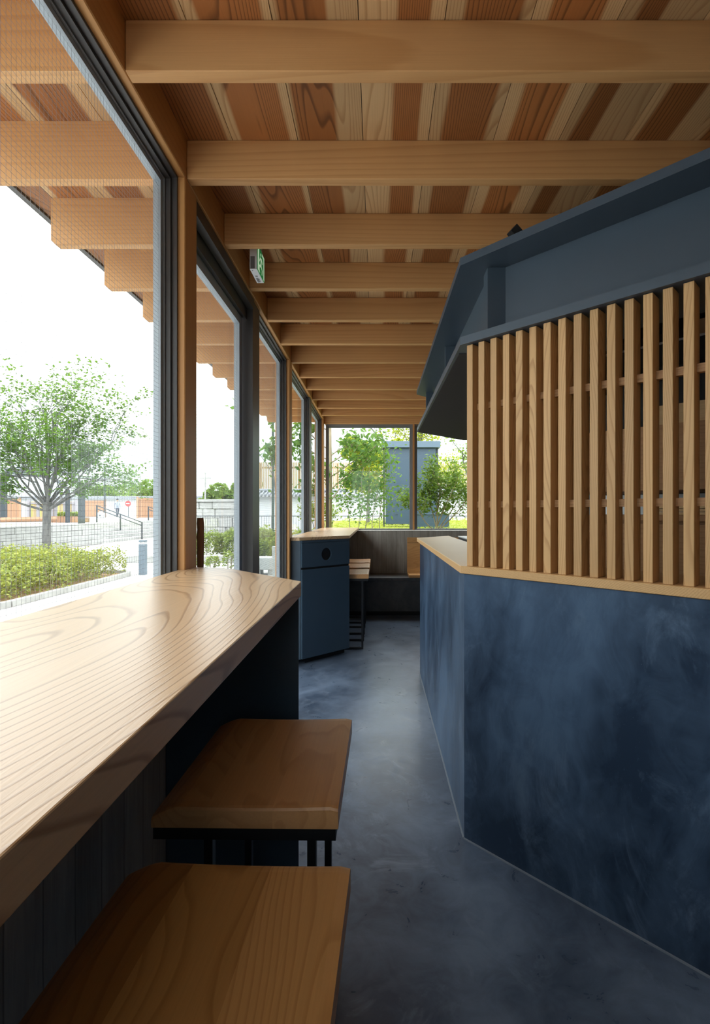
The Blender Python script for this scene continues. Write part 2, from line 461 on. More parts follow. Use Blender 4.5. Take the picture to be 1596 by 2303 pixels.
# ================================================================== STRUCTURE
ZJ = 2.577            # underside of joists
ZC = 2.727            # interior ceiling boards
ZO = 2.800            # eave boards outside
XW = -0.729           # inner face of posts and plate
YF = 6.87             # far wall

fl = box('floor', 'floor', (-0.90, 2.75, -1.25, 6.95, -0.06, 0.0))
struct(fl, 'dark blue-grey troweled mortar floor of the aisle', 'floor')

# -- ceiling with boards and joists
ceil = box('ceiling', 'black', (-0.80, 2.75, -1.25, 7.0, ZC + 0.016, ZC + 0.16))
struct(ceil, 'cedar board ceiling carried by exposed timber joists', 'ceiling')
x = XW - 0.02
edges = [-0.053 + 0.25 * k for k in range(-2, 12)]
prev = XW - 0.02
for xe in edges:
    if xe <= prev + 0.03: continue
    xb = min(xe, 2.70)
    if xb - prev < 0.02: continue
    box('ceiling_board', 'board', (prev + 0.0012, xb - 0.0012, -1.24, 6.97, ZC, ZC + 0.014), ceil, origin=((prev + xb) / 2, 3.0, ZC))
    prev = xe
prev = -0.86
for xe in (-1.05, -1.30, -1.55, -1.66):
    box('eave_board', 'board', (xe + 0.0012, prev - 0.0012, -1.24, 6.97, ZO, ZO + 0.014), ceil, origin=((prev + xe) / 2, 3.0, ZO))
    prev = xe
box('roof_slab', 'black', (-1.66, -0.81, -1.25, 7.0, ZO + 0.015, ZO + 0.16), ceil)
MB().box(-1.69, -1.661, -1.25, 7.0, ZO - 0.012, ZO + 0.17).build('eave_flashing', 'alu_dark', ceil)
for k in range(-6, 13):
    y1 = 1.461 + 0.4597 * k
    y0 = y1 - 0.042
    MB().box(XW + 0.0005, 2.70, y0, y1, ZJ, ZC - 0.0005).build('joist', 'joist', ceil, bevel=0.0025, seg=1)
    # eave end with its lower corner cut
    poly = [(-0.86, ZJ), (-1.535, ZJ), (-1.555, ZJ + 0.02), (-1.555, ZO - 0.0005), (-0.86, ZO - 0.0005)]
    mb = MB()
    n = len(poly)
    vs = [(px, y0, pz) for px, pz in poly] + [(px, y1, pz) for px, pz in poly]
    mb.add(vs, [tuple(range(n))[::-1], tuple(range(n, 2 * n))] + [(i, (i + 1) % n, n + (i + 1) % n, n + i) for i in range(n)])
    mb.build('eave_joist', 'joist', ceil)

# -- left wall: low concrete, posts, plate beam
wl = box('wall_left', 'concrete', (-0.85, -0.67, -1.25, 1.862, 0.0, 0.999))
struct(wl, 'board-formed concrete parapet under the left windows with timber posts', 'wall')
box('parapet', 'concrete', (-0.85, -0.70, 4.225, YF, 0.0, 1.028), wl)
MB().box(-0.86, XW, -1.25, 7.0, ZJ, ZO).build('plate_beam', 'plate', wl, bevel=0.003, seg=1)
for y0, y1 in ((1.865, 1.985), (4.10, 4.22)):
    z0 = 0.0
    MB().box(-0.85, XW, y0, y1, z0, ZJ - 0.0005).build('post', 'post', wl, bevel=0.003, seg=1)
MB().box(-0.85, XW, 6.70, 6.815, 1.03, ZJ - 0.0005).build('corner_post', 'post', wl, bevel=0.003, seg=1)

# -- windows in the left wall
def frame_side(name, label, y0, y1, z0, z1, mesh=None, deep=0.075):
    """glazed opening in the left wall: outer frame, bead, pane, optional wire"""
    w = sempty(name, (-0.79, (y0 + y1) / 2, z0), label, 'window')
    xo, xi = -0.756 - deep, -0.756
    fw = 0.028
    # outer dark frame, inner half of the depth
    def ring(x0, x1, a, b, nm, mat):
        mb = MB()
        mb.box(x0, x1, y0 + a, y0 + b, z0 + a, z1 - a)
        mb.box(x0, x1, y1 - b, y1 - a, z0 + a, z1 - a)
        mb.box(x0, x1, y0 + b, y1 - b, z1 - b, z1 - a)
        mb.box(x0, x1, y0 + b, y1 - b, z0 + a, z0 + b)
        mb.build(nm, mat, w)
    ring(-0.776, xi, 0.0, 0.010, 'frame_lip', 'alu_dark')
    ring(-0.7945, -0.7765, 0.0, 0.020, 'frame', 'alu_dark')
    ring(-0.803, -0.795, 0.0, 0.026, 'frame_groove', 'alu_mid')
    ring(xo, -0.8035, 0.0, 0.042, 'glazing_bead', 'alu')
    box('pane', 'glass', (-0.818, -0.812, y0 + 0.043, y1 - 0.043, z0 + 0.043, z1 - 0.043), w)
    if mesh:
        mb = MB(); r = 0.00023
        xx = -0.8105
        n = int((y1 - y0 - 0.086) / mesh)
        for i in range(n + 1):
            y = y1 - 0.043 - i * mesh
            mb.box(xx - r, xx + r, y - r, y + r, z0 + 0.043, z1 - 0.043)
        n = int((z1 - z0 - 0.086) / mesh)
        for i in range(n + 1):
            z = z0 + 0.043 + i * mesh
            mb.box(xx - r, xx + r, y0 + 0.043, y1 - 0.043, z - r, z + r)
        mb.build('wire_mesh', 'wire', w, kind='stuff')
    return w
frame_side('window_1', 'large wired-glass fixed window above the long ash counter', -0.30, 1.864, 1.000, ZJ - 0.001, 0.0153)
frame_side('window_3', 'tall narrow floor-length window between door jamb and second post', 3.112, 4.099, 0.0, ZJ - 0.001, 0.0153)
frame_side('window_4', 'window above the far counter next to the second post', 4.221, 5.44, 1.029, ZJ - 0.001)
frame_side('window_5', 'narrow window at the far corner above the far counter', 5.601, 6.699, 1.029, ZJ - 0.001)
box('panel', 'bluepanel', (-0.85, -0.756, -1.25, -0.301, 1.000, ZJ - 0.001), wl)
box('mullion', 'alu_mid', (-0.83, -0.745, 5.441, 5.600, 1.03, ZJ - 0.001), wl)

# -- sliding door
d1 = sempty('door_1', (-0.79, 2.5, 0.0), 'dark framed sliding glass door beyond the first timber post', 'door')
mb = MB()
mb.box(-0.83, -0.738, 1.986, 2.006, 0.0, ZJ - 0.001)
mb.box(-0.83, -0.745, 2.945, 3.111, 0.0, ZJ - 0.001)
mb.box(-0.775, -0.738, 2.006, 2.945, 2.517, ZJ - 0.001)
mb.box(-0.83, -0.775, 2.006, 2.945, 2.552, ZJ - 0.001)
mb.build('door_frame', 'alu_dark', d1)
box('track_cover', 'alu_dark', (-0.800, -0.780, 2.006, 2.944, 2.455, 2.551), d1)
leaf = MB()
leaf.box(-0.835, -0.803, 2.04, 2.92, 2.405, 2.49)
leaf.box(-0.835, -0.803, 2.865, 2.92, 0.02, 2.405)
leaf.box(-0.835, -0.803, 2.04, 2.125, 0.02, 2.405)
leaf.box(-0.835, -0.803, 2.125, 2.865, 0.02, 0.12)
lf = leaf.build('door_leaf', 'alu', d1)
box('pane', 'glass', (-0.822, -0.816, 2.125, 2.865, 0.12, 2.405), lf)
mb = MB(); r = 0.00023
for i in range(int(0.74 / 0.0153) + 1):
    y = 2.865 - i * 0.0153; mb.box(-0.8155, -0.8155 + 2 * r, y - r, y + r, 0.12, 2.405)
for i in range(int(2.285 / 0.0153) + 1):
    z = 0.12 + i * 0.0153; mb.box(-0.8155, -0.8155 + 2 * r, 2.125, 2.865, z - r, z + r)
mb.build('wire_mesh', 'wire', lf, kind='stuff')
# rough timber pull
hp = []
mb = MB(); rr = random.Random(3)
pts = []; rad = []
for i in range(22):
    z = 0.74 + 0.535 * i / 21
    pts.append((-0.757 + rr.uniform(-0.001, 0.001), 2.103 + rr.uniform(-0.002, 0.002), z)); rad.append(0.015 + rr.uniform(-0.0015, 0.0015))
mb.tube(pts, rad, 8)
for z in (0.82, 1.19):
    mb.tube([(-0.803, 2.103, z), (-0.757, 2.103, z)], 0.006, 6)
mb.build('door_pull', 'handle', lf, label='rough timber door pull')

# -- far wall
wf = box('wall_far', 'concrete', (-0.72, 2.75, 6.56, 6.93, 0.0, 1.050))
struct(wf, 'board-formed concrete wall below the far window', 'wall')
MB().box(XW + 0.001, 2.75, 6.775, 7.0, ZJ - 0.055, ZC - 0.001).build('header_beam', 'joist', wf, bevel=0.003, seg=1)
box('post', 'post', (0.500, 0.523, 6.80, 6.90, 1.051, ZJ - 0.056), wf)
box('sill_flashing', 'alu', (-0.60, 2.70, 6.80, 6.92, 1.0505, 1.056), wf)
def frame_far(name, label, x0, x1, z0, z1):
    w = sempty(name, ((x0 + x1) / 2, 6.86, z0), label, 'window')
    def ring(ya, yb, a, b, nm, mat):
        mb = MB()
        mb.box(x0 + a, x0 + b, ya, yb, z0 + 0.002, z1 - a)
        mb.box(x1 - b, x1 - a, ya, yb, z0 + 0.002, z1 - a)
        mb.box(x0 + b, x1 - b, ya, yb, z1 - b, z1 - a)
        mb.box(x0 + b, x1 - b, ya, yb, z0 + 0.002, z0 + 0.012)
        mb.build(nm, mat, w)
    ring(6.825, 6.86, 0.0, 0.022, 'frame', 'alu_mid')
    ring(6.861, 6.89, 0.0, 0.040, 'glazing_bead', 'alu_mid')
    box('pane', 'glass', (x0 + 0.04, x1 - 0.04, 6.872, 6.878, z0 + 0.012, z1 - 0.04), w)
frame_far('window_6', 'left pane of the far picture window facing the garden', -0.712, 0.499, 1.056, ZJ - 0.056)
frame_far('window_7', 'right pane of the far picture window behind the serving counter', 0.524, 2.70, 1.056, ZJ - 0.056)

# -- walls out of view close the room
wr = box('wall_right', 'bluepanel', (2.75, 2.85, -1.25, 6.93, 0.0, 2.9)); struct(wr, 'dark wall behind the kitchen', 'wall')
wb = box('wall_back', 'concrete', (-0.90, 2.85, -1.45, -1.30, 0.0, 1.03)); struct(wb, 'low concrete wall behind the viewer', 'wall')
box('header_beam', 'joist', (-0.80, 2.75, -1.42, -1.26, ZJ, ZC - 0.001), wb)
w8 = sempty('window_8', (1.0, -1.36, 1.03), 'wide window behind the viewer', 'window')
for xx in (-0.85, 0.10):
    box('mullion', 'alu_mid', (xx, xx + 0.06, -1.40, -1.32, 1.031, ZJ - 0.001), w8)
box('pane', 'glass', (-0.79, 0.10, -1.363, -1.357, 1.031, ZJ - 0.001), w8)
box('panel', 'bluepanel', (0.16, 2.85, -1.45, -1.30, 1.031, 2.9), wb)

# ================================================================== SERVING COUNTER AND CANOPY
def offC(c, x): return (x, c - x)
CB = 2.300
base = [(1.95, CB - 1.95), (0.348, CB - 0.348), (0.348, 3.95), (0.66, 4.262), (0.66, 2.05 + 0.40), (0.66, CB + 0.45 - 0.66), (2.10, CB + 0.45 - 2.10)]
base = [(1.95, CB - 1.95), (0.348, CB - 0.348), (0.348, 3.95), (0.64, 4.242), (0.64, CB + 0.45 - 0.64), (2.175, CB + 0.45 - 2.175)]
cb = MB().prism(base, 0.0, 1.0535).build('serving_counter', 'navy')
tag(cb, 'tall angled serving counter base in mottled navy plaster', 'counter')
mb = MB()
mb.bar((0.345, 3.95, 0.002), (0.345, CB - 0.348, 0.002), 0.006, 0.004)
mb.bar((0.346, CB - 0.349, 0.002), (1.947, CB - 1.951, 0.002), 0.008, 0.004)
sl = mb.build('sealant_line', 'sealant', cb)
CT = 2.288
top = [(1.95, CT - 1.95), (0.333, CT - 0.333), (0.333, 4.08), (0.65, 4.43), (0.65, CT + 0.47 - 0.65), (2.185, CT + 0.47 - 2.185)]
MBt = MB().prism(top, 1.055, 1.085)
ctop = MBt.build('serving_worktop', 'ash_r', bevel=0.002, seg=1)
tag(ctop, 'pale oak worktop on the navy serving counter', 'worktop')

# black unit behind the counter
bu = thing('counter_appliance', 'black appliance with a steel edge behind the serving worktop', 'appliance', (0.98, 4.15, 0.0))
box('body', 'black', (0.70, 1.30, 3.55, 4.20, 0.0, 1.085), bu)
box('edge_trim', 'steel', (0.695, 1.305, 3.545, 4.205, 1.0855, 1.094), bu)

# slat screen, frame turned 45 degrees: local x runs along the counter, local y away from the aisle
RZ = -PI / 4
v0 = 2.315 / S2
def uv(u, v): return ((u + v) / S2, (v - u) / S2)
def u_of_px(px, c):
    r = (px - 847.0) / 1102.0
    X = c * r / (1 + r); return (X - (c - X)) / S2
u_first = -1.129
pitch = 0.0537
sx, sy = uv(0, v0)
scr = thing('slat_screen', 'oak slat screen with two rails standing on the serving worktop', 'screen', (sx, sy, 1.085), RZ)
WLOC[scr.name] = Vector((0, 0, 0))
slat_mesh = None
NS = 26
for i in range(NS):
    u = u_first + i * pitch
    if slat_mesh is None:
        o = MB().box(0, 0.027, 0.0, 0.066, 0.0003, 0.8795).build('slat', 'slat', scr, origin=(0, 0, 0), bevel=0.0012, seg=1)
        slat_mesh = o.data
    else:
        o = bpy.data.objects.new('slat', slat_mesh); COL.objects.link(o); o.parent = scr
    o.location = (u, 0, 0)
ul = u_first + NS * pitch
for zc in (0.2445, 0.634):
    # short rail pieces notched between the slats
    for i in range(NS - 1):
        u = u_first + i * pitch
        o = MB().box(0.0272, pitch - 0.0002, 0.030, 0.048, -0.0125, 0.0125).build('rail', 'rail', scr, origin=(0, 0, 0)) if (i == 0 and zc < 0.3) else None
        if o is None:
            o = bpy.data.objects.new('rail', rail_mesh); COL.objects.link(o); o.parent = scr
        else:
            rail_mesh = o.data
        o.location = (u, 0, zc)

# canopy of blue steel plates
can = thing('steel_canopy', 'dark blue steel canopy frame above the slat screen and serving counter', 'canopy', (0.9, 2.5, 1.966))
low = [(1.95, CT - 1.95), (0.333, CT - 0.333), (0.333, 4.08), (0.80, 4.547), (2.70, 4.547), (2.70, 3.95), (1.05, 3.95), (0.95, 3.85), (0.95, CT + 0.44 - 0.95), (2.17, CT + 0.44 - 2.17)]
MB().prism(low, 1.966, 1.998).build('lower_plate', 'bluesteel', can)
upp = [(1.95, CT - 1.95), (0.333, CT - 0.333), (0.333, 4.10), (0.80, 4.567), (2.70, 4.567), (2.70, 4.30), (0.90, 4.30), (0.60, 4.0), (0.60, CT + 0.44 - 0.60), (2.17, CT + 0.44 - 2.17)]
MB().prism(upp, 2.283, 2.314).build('upper_plate', 'bluesteel', can)
CW = 2.485
web = [(1.95, CW - 1.95), (0.465, CW - 0.465), (0.465, 3.95), (0.90, 4.385), (2.70, 4.385), (2.70, 4.365), (0.908, 4.365), (0.485, 3.942), (0.485, CW + 0.028 - 0.485), (1.964, CW + 0.028 - 1.964)]
MB().prism(web, 1.9985, 2.2825).build('fascia_web', 'bluesteel', can)
box('corner_stiffener', 'bluesteel', (0.445, 0.517, 1.968, 2.04, 1.9985, 2.2825), can)
for yy in (2.90, 4.02):
    box('stiffener', 'bluesteel', (0.405, 0.464, yy, yy + 0.02, 1.9985, 2.2825), can)
# underside lining
soff = [(0.350, CT - 0.31), (0.350, 4.07), (0.81, 4.53), (2.69, 4.53), (2.69, 3.96), (1.05, 3.96), (0.945, 3.85), (0.945, CT + 0.43 - 0.945), (0.70, CT + 0.10 - 0.5)]
soff = [(0.345, 2.06), (0.345, 4.07), (0.805, 4.535), (2.69, 4.535), (2.69, 3.96), (1.05, 3.96), (0.94, 3.85), (0.94, 2.06)]
MB().prism(soff, 1.963, 1.9658).build('soffit_lining', 'soffit', can)

sp = thing('spotlight', 'tiny black spotlight clipped on top of the blue canopy', 'light', (0.515, 1.83, 2.314))
o = MB().box(-0.017, 0.017, -0.02, 0.02, -0.017, 0.017).build('housing', 'black', sp, origin=(0, 0, 0), bevel=0.002)
o.location = (0, 0, 0.030); o.rotation_euler = (0.2, math.radians(40), 0.3)
mb = MB(); mb.tube([(0, 0, 0), (0, 0, 0.014)], 0.006, 8)
o = mb.build('clip', 'black', sp, origin=(0, 0, 0)); o.location = (0, 0.005, 0)

# kitchen behind the slats (same turned frame)
VB = 2.36
def kt(name, label, cat, u, v, z, **kw):
    x_, y_ = uv(u, v)
    t = thing(name, label, cat, (x_, y_, z), RZ, **kw)
    return t
def kbox(nm, mat, b, parent, **kw):
    o = MB().box(*b).build(nm, mat, parent, **kw)
    return o
k1 = kt('base_cabinet', 'brown kitchen base cabinet with doors behind the slat screen', 'cabinet', 0, VB, 0)
kbox('body', 'cabinet_wood', (-1.05, 0.55, 0.021, 0.45, 0.08, 1.262), k1)
kbox('plinth', 'black', (-1.05, 0.55, 0.05, 0.45, 0.0, 0.08), k1)
for a, b in ((-1.05, -0.693), (-0.683, -0.32), (-0.31, 0.05), (0.06, 0.55)):
    dr = kbox('door', 'cabinet_wood', (a, b, 0.0, 0.02, 0.10, 1.000), k1)
    kbox('drawer', 'cabinet_wood', (a, b, 0.0, 0.02, 1.010, 1.247), k1)
k2 = MB().box(-1.07, 0.57, -0.015, 0.46, 0, 0.024).build('kitchen_worktop', 'cabinet_wood', None, origin=(0, 0, 0))
x_, y_ = uv(0, VB); k2.location = (x_, y_, 1.2625); k2.rotation_euler = (0, 0, RZ)
tag(k2, 'brown wooden worktop on the kitchen base cabinet', 'worktop')
for i in range(4):
    o = MB().box(-0.17, 0.17, -0.06, 0.18, 0, 0.0125).build('wooden_tray', 'ply', None, origin=(0, 0, 0), bevel=0.001, seg=1)
    x_, y_ = uv(-0.53, VB + 0.07); o.location = (x_, y_, 1.287 + i * 0.0142); o.rotation_euler = (0, 0, RZ)
    tag(o, ['bottom tray of the pale wooden tray stack on the kitchen worktop', 'second tray from the bottom of the pale wooden stack in the kitchen',
            'third tray from the bottom of the pale wooden stack in the kitchen', 'top tray of the pale wooden tray stack in the kitchen'][i], 'tray', 'pale wooden trays on the kitchen worktop')
k3 = kt('wall_cabinet', 'brown kitchen wall cabinet above the stacked trays behind slats', 'cabinet', 0, VB, 1.393)
kbox('body', 'cabinet_wood', (-1.05, 0.55, 0.021, 0.40, 0.0, 0.285), k3)
for a, b in ((-1.05, -0.503), (-0.493, 0.02), (0.03, 0.55)):
    kbox('door', 'cabinet_wood', (a, b, 0.0, 0.02, 0.002, 0.283), k3)
k4 = kt('splashback', 'brushed steel splashback between the kitchen cabinets', 'panel', 0, VB + 0.40, 1.287)
kbox('sheet', 'steel', (-1.05, 0.55, 0.06, 0.07, 0.0, 0.104), k4)
kbox('trim', 'steel', (-1.05, 0.55, 0.055, 0.0595, 0.096, 0.104), k4)
k5 = MB().box(-0.28, 0.28, 0, 0.10, 0, 0.085).box(-0.28, 0.28, -0.002, 0.0, 0.03, 0.034).build('plywood_box', 'ply', None, origin=(0, 0, 0))
x_, y_ = uv(-0.42, VB + 0.03); k5.location = (x_, y_, 1.679); k5.rotation_euler = (0, 0, RZ)
tag(k5, 'pale plywood box lying on the kitchen wall cabinet', 'box')
for i, (zz, dv, lab) in enumerate(((2.02, 0.0, 'lower dark kitchen shelf with a bright front edge behind the slats'), (2.18, 0.0, 'upper dark kitchen shelf with a bright front edge behind the slats'))):
    s = kt('kitchen_shelf', lab, 'shelf', 0, VB, zz)
    kbox('shelf_board', 'black', (-1.05, 0.55, 0.0, 0.35, 0.0, 0.012), s)
    kbox('shelf_edge', 'steel', (-1.05, 0.55, -0.006, -0.0005, 0.002, 0.010), s)
    for uu in (-1.0, -0.2, 0.5):
        kbox('bracket', 'black', (uu, uu + 0.02, 0.02, 0.35, -0.10, -0.0005), s)
for i, (u_, w_, h_) in enumerate(((-0.50, 0.10, 0.075), (-0.38, 0.11, 0.09))):
    o = MB().box(-w_ / 2, w_ / 2, 0, 0.16, 0, h_).build('cardboard_box', 'kraft', None, origin=(0, 0, 0), bevel=0.002, seg=1)
    x_, y_ = uv(u_, VB + 0.04); o.location = (x_, y_, 1.93 + 0.1025); o.rotation_euler = (0, 0, RZ)
    tag(o, ['smaller brown cardboard box on the lower kitchen shelf', 'taller brown cardboard box on the lower kitchen shelf'][i], 'box')
kw = MB().box(-1.06, 0.60, 0.0, 0.05, 0.0, 2.72).build('wall_kitchen', 'black', None, origin=(0, 0, 0))
x_, y_ = uv(0, VB + 0.475); kw.location = (x_, y_, 0); kw.rotation_euler = (0, 0, RZ)
struct(kw, 'dark wall at the back of the kitchen', 'wall')

# ================================================================== LEFT COUNTER
end_curve = [(-0.24, 1.556), (-0.455, 1.783), (-0.537, 1.872), (-0.60, 1.922), (-0.66, 1.948), (-0.711, 1.957), (-0.727, 1.958)]
poly = [(-0.24, -1.2)] + end_curve + [(-0.727, 1.863), (-0.754, 1.863), (-0.754, -1.2)]
ct = MB().prism(poly, 1.034, 1.080).build('window_counter', 'ash_y', bevel=0.002, seg=2, origin=(-0.45, 0.6, 1.034))
tag(ct, 'long ash window counter with strong grain in the foreground', 'counter')
ep = MB().prism([(-0.247, 1.553), (-0.669, 1.553), (-0.669, 1.864), (-0.560, 1.864), (-0.452, 1.770)], 0.0, 1.0335).build('end_cabinet', 'bluepanel', bevel=0.001, seg=1)
tag(ep, 'dark navy end cabinet carrying the window counter', 'cabinet')

# ================================================================== FAR COUNTER + BIN CABINET
poly = [(-0.727, 4.150), (-0.655, 4.150), (-0.250, 4.515), (-0.250, 6.558), (-0.698, 6.558), (-0.698, 4.2255), (-0.727, 4.2255)]
poly = [(-0.727, 4.150), (-0.655, 4.150), (-0.250, 4.515), (-0.250, 6.822), (-0.752, 6.822), (-0.752, 4.2225), (-0.727, 4.2225)]
fc = MB().prism(poly, 1.0565, 1.0835).build('far_counter', 'ash_y', bevel=0.0015, seg=1)
tag(fc, 'narrow ash counter along the far windows above the bin cabinet', 'counter')

A = Vector((-0.648, 4.165)); B = Vector((-0.262, 4.520))
bin_ = thing('bin_cabinet', 'blue-grey bin cabinet with a round hole under the far counter', 'cabinet', (-0.5, 4.40, 0.0))
MB().prism([(-0.727, 4.165), (-0.648, 4.165), (-0.262, 4.520), (-0.262, 4.56), (-0.69, 4.56), (-0.69, 4.2225), (-0.727, 4.2225)], 0.045, 1.056).build('body', 'bluepanel', bin_)
MB().prism([(-0.62, 4.225), (-0.30, 4.53), (-0.30, 4.55), (-0.62, 4.55)], 0.0, 0.045).build('toe_kick', 'black', bin_)
d2 = (B - A); L = d2.length; ang = math.atan2(d2.y, d2.x)
nrm = Vector((d2.y, -d2.x)).normalized()
def face_local(o, off):
    o.rotation_euler = (0, 0, ang)
    p = A + nrm * off
    o.location = Vector((p.x, p.y, 0)) - WLOC[bin_.name]
# upper flap with a hole: local x along the face, y into the cabinet
def holed(w0, w1, z0, z1, cx, cz, r, th, seg=40):
    angs = sorted([2 * PI * k / seg for k in range(seg)] + [math.atan2(zc - cz, xc - cx) % (2 * PI) for xc in (w0, w1) for zc in (z0, z1)])
    mb = MB(); vs = []
    for y in (0.0, th):
        for a in angs:
            vs.append((cx + r * math.cos(a), y, cz + r * math.sin(a)))
        for a in angs:
            c, s_ = math.cos(a), math.sin(a)
            ts = []
            if abs(c) > 1e-9: ts += [t for t in ((w0 - cx) / c, (w1 - cx) / c) if t > 0]
            if abs(s_) > 1e-9: ts += [t for t in ((z0 - cz) / s_, (z1 - cz) / s_) if t > 0]
            t = min(ts); vs.append((cx + t * c, y, cz + t * s_))
    n = len(angs); fs = []
    for k in range(n):
        j = (k + 1) % n
        fs += [(k, j, n + j, n + k), (2 * n + k, 3 * n + k, 3 * n + j, 2 * n + j), (k, 2 * n + k, 2 * n + j, j), (n + k, n + j, 3 * n + j, 3 * n + k)]
    return mb.add(vs, fs)
o = holed(0.003, L - 0.003, 0.826, 1.034, L * 0.5, 0.929, 0.056, 0.018).build('flap', 'bluepanel', bin_, origin=(0, 0, 0), label='flap with a round waste hole')
face_local(o, 0.019)
mb = MB(); mb.tube([(L * 0.5, 0.0175, 0.929), (L * 0.5, 0.0185, 0.929)], 0.054, 32)
o = mb.build('hole_void', 'black', bin_, origin=(0, 0, 0)); face_local(o, 0.019)
o = MB().box(0.003, L - 0.003, 0, 0.018, 0.05, 0.808).build('door', 'bluepanel', bin_, origin=(0, 0, 0), bevel=0.001, seg=1); face_local(o, 0.019)
o = MB().box(0.003, L - 0.003, 0.012, 0.018, 0.808, 0.826).build('finger_gap', 'black', bin_, origin=(0, 0, 0)); face_local(o, 0.019)
o = MB().box(0.003, L - 0.003, 0, 0.018, 1.037, 1.055).build('top_rail', 'bluepanel', bin_, origin=(0, 0, 0)); face_local(o, 0.019)

# ================================================================== BENCH AND BOOTH
bn = thing('concrete_bench', 'dark mortar bench against the concrete wall at the far end', 'bench', (0.9, 6.35, 0.0))
box('seat_slab', 'bench', (-0.69, 2.70, 6.10, 6.559, 0.44, 0.480), bn, bevel=0.003)
box('bench_body', 'bench', (-0.69, 2.70, 6.112, 6.559, 0.06, 0.4395), bn)
box('plinth', 'black', (-0.69, 2.70, 6.17, 6.559, 0.0, 0.06), bn)
bo = thing('booth_seat', 'honey wooden L-shaped booth seat on the dark bench', 'seat', (0.95, 6.35, 0.4805))
prof = []
R = 0.07; yb = 6.52; zs = 0.4815
outer = [(6.105, zs), (6.105, zs + 0.030)]
cy, cz = yb - R - 0.02, zs + 0.030 + R
inner_curve = [(cy + R * math.sin(a), cz - R * math.cos(a)) for a in [PI / 2 * k / 8 for k in range(9)]]
prof = outer + inner_curve + [(yb - 0.02, 0.888), (yb, 0.888), (yb, zs + 0.05), (yb - 0.05, zs)]
MB().extrude_yz(prof, 0.402, 1.55).build('seat_shell', 'booth', bo)
box('headboard', 'booth', (0.402, 1.55, yb - 0.02, yb, 0.893, 0.962), bo)
box('backing_strip', 'black', (0.41, 1.54, yb - 0.012, yb - 0.004, 0.8882, 0.8928), bo)

# ================================================================== STOOLS
def seat_top(xn):
    """top height over the 0.37 m width: wide worn bevel on the left, shallow dish"""
    x0, x1 = -0.185, 0.185
    z = -0.004 + 0.004 * (xn / 0.185) ** 2
    if xn < -0.128:
        t = (-0.128 - xn) / 0.057
        z -= 0.024 * t ** 1.5
    if xn > 0.176:
        z -= 0.004 * ((xn - 0.176) / 0.009) ** 2
    return z
def make_stool(label, mat):
    st = thing('bar_stool', label, 'stool', (0, 0, 0), 0, 'wooden bar stools on black steel sled frames')
    seat = bpy.data.objects.new('seat', None); COL.objects.link(seat); seat.parent = st; seat.location = (0, 0, 0.676)
    TH = 0.045; D = 0.21
    cuts = [-0.185, -0.075, 0.055, 0.185]
    for k in range(3):
        a, b = cuts[k], cuts[k + 1]
        xs = np.linspace(a, b, 13 if k == 0 else 9)
        ys = [-D, -D + 0.003, -D + 0.009, -D + 0.02, -0.1, 0.0, 0.1, D - 0.02, D - 0.009, D - 0.003, D]
        dz = [0.007, 0.0025, 0.0007, 0, 0, 0, 0, 0, 0.0007, 0.0025, 0.007]
        mb = MB(); vs = []; nx, ny = len(xs), len(ys)
        for j, (y, q) in enumerate(zip(ys, dz)):
            for x_ in xs:
                vs.append((x_, y, TH + seat_top(x_) - q))
        nt = len(vs)
        for y in ys:
            for x_ in xs: vs.append((x_, y, 0.0))
        fs = []
        for j in range(ny - 1):
            for i in range(nx - 1):
                p = j * nx + i
                fs.append((p, p + 1, p + nx + 1, p + nx)); fs.append((nt + p, nt + p + nx, nt + p + nx + 1, nt + p + 1))
        for j in range(ny - 1):
            p = j * nx; fs.append((p, p + nx, nt + p + nx, nt + p)); p = j * nx + nx - 1; fs.append((p + nx, p, nt + p, nt + p + nx))
        for i in range(nx - 1):
            fs.append((i + 1, i, nt + i, nt + i + 1)); p = (ny - 1) * nx + i; fs.append((p, p + 1, nt + p + 1, nt + p))
        mb.add(vs, fs)
        o = mb.build('seat_plank', mat[k], seat, origin=((a + b) / 2, 0, 0)); o.location = ((a + b) / 2, 0, 0)
    def part(nm, mb):
        o = mb.build(nm, 'blacksteel', st, origin=(0, 0, 0)); o.location = (0, 0, 0); return o
    part('seat_frame', MB().box(-0.182, 0.180, -0.208, -0.188, 0.652, 0.675).box(-0.182, 0.180, 0.188, 0.208, 0.652, 0.675)
         .box(-0.182, -0.162, -0.188, 0.188, 0.652, 0.675).box(0.160, 0.180, -0.188, 0.188, 0.652, 0.675))
    for y in (-0.150, 0.150):
        for x_ in (-0.09, 0.125):
            part('leg', MB().box(x_ - 0.009, x_ + 0.009, y - 0.009, y + 0.009, 0.018, 0.675))
        part('floor_bar', MB().box(-0.12, 0.134, y - 0.009, y + 0.009, 0.0, 0.018))
        part('cross_bar', MB().box(-0.0805, 0.1155, y - 0.008, y + 0.008, 0.657, 0.675))
    return st
sA = make_stool('nearest wooden bar stool, at the bottom edge of the picture', ('seat_dark', 'seat', 'seat_light'))
sA.location = (-0.236, 0.605, 0); sA.rotation_euler = (0, 0, math.radians(-2.2))
sB = make_stool('reddish bar stool between the nearest stool and the navy end cabinet', ('seat2', 'seat2', 'seat2'))
sB.location = (-0.258, 1.176, 0); sB.rotation_euler = (0, 0, math.radians(-0.8))
for i, (yc, lab) in enumerate(((4.80, 'far bar stool right beside the bin cabinet'), (5.36, 'middle of the three far bar stools beyond the bin cabinet'), (5.875, 'farthest bar stool, next to the dark mortar bench'))):
    c = copy_tree(sB)
    c['label'] = lab
    c.location = (-0.262, yc, 0); c.rotation_euler = (0, 0, 0)

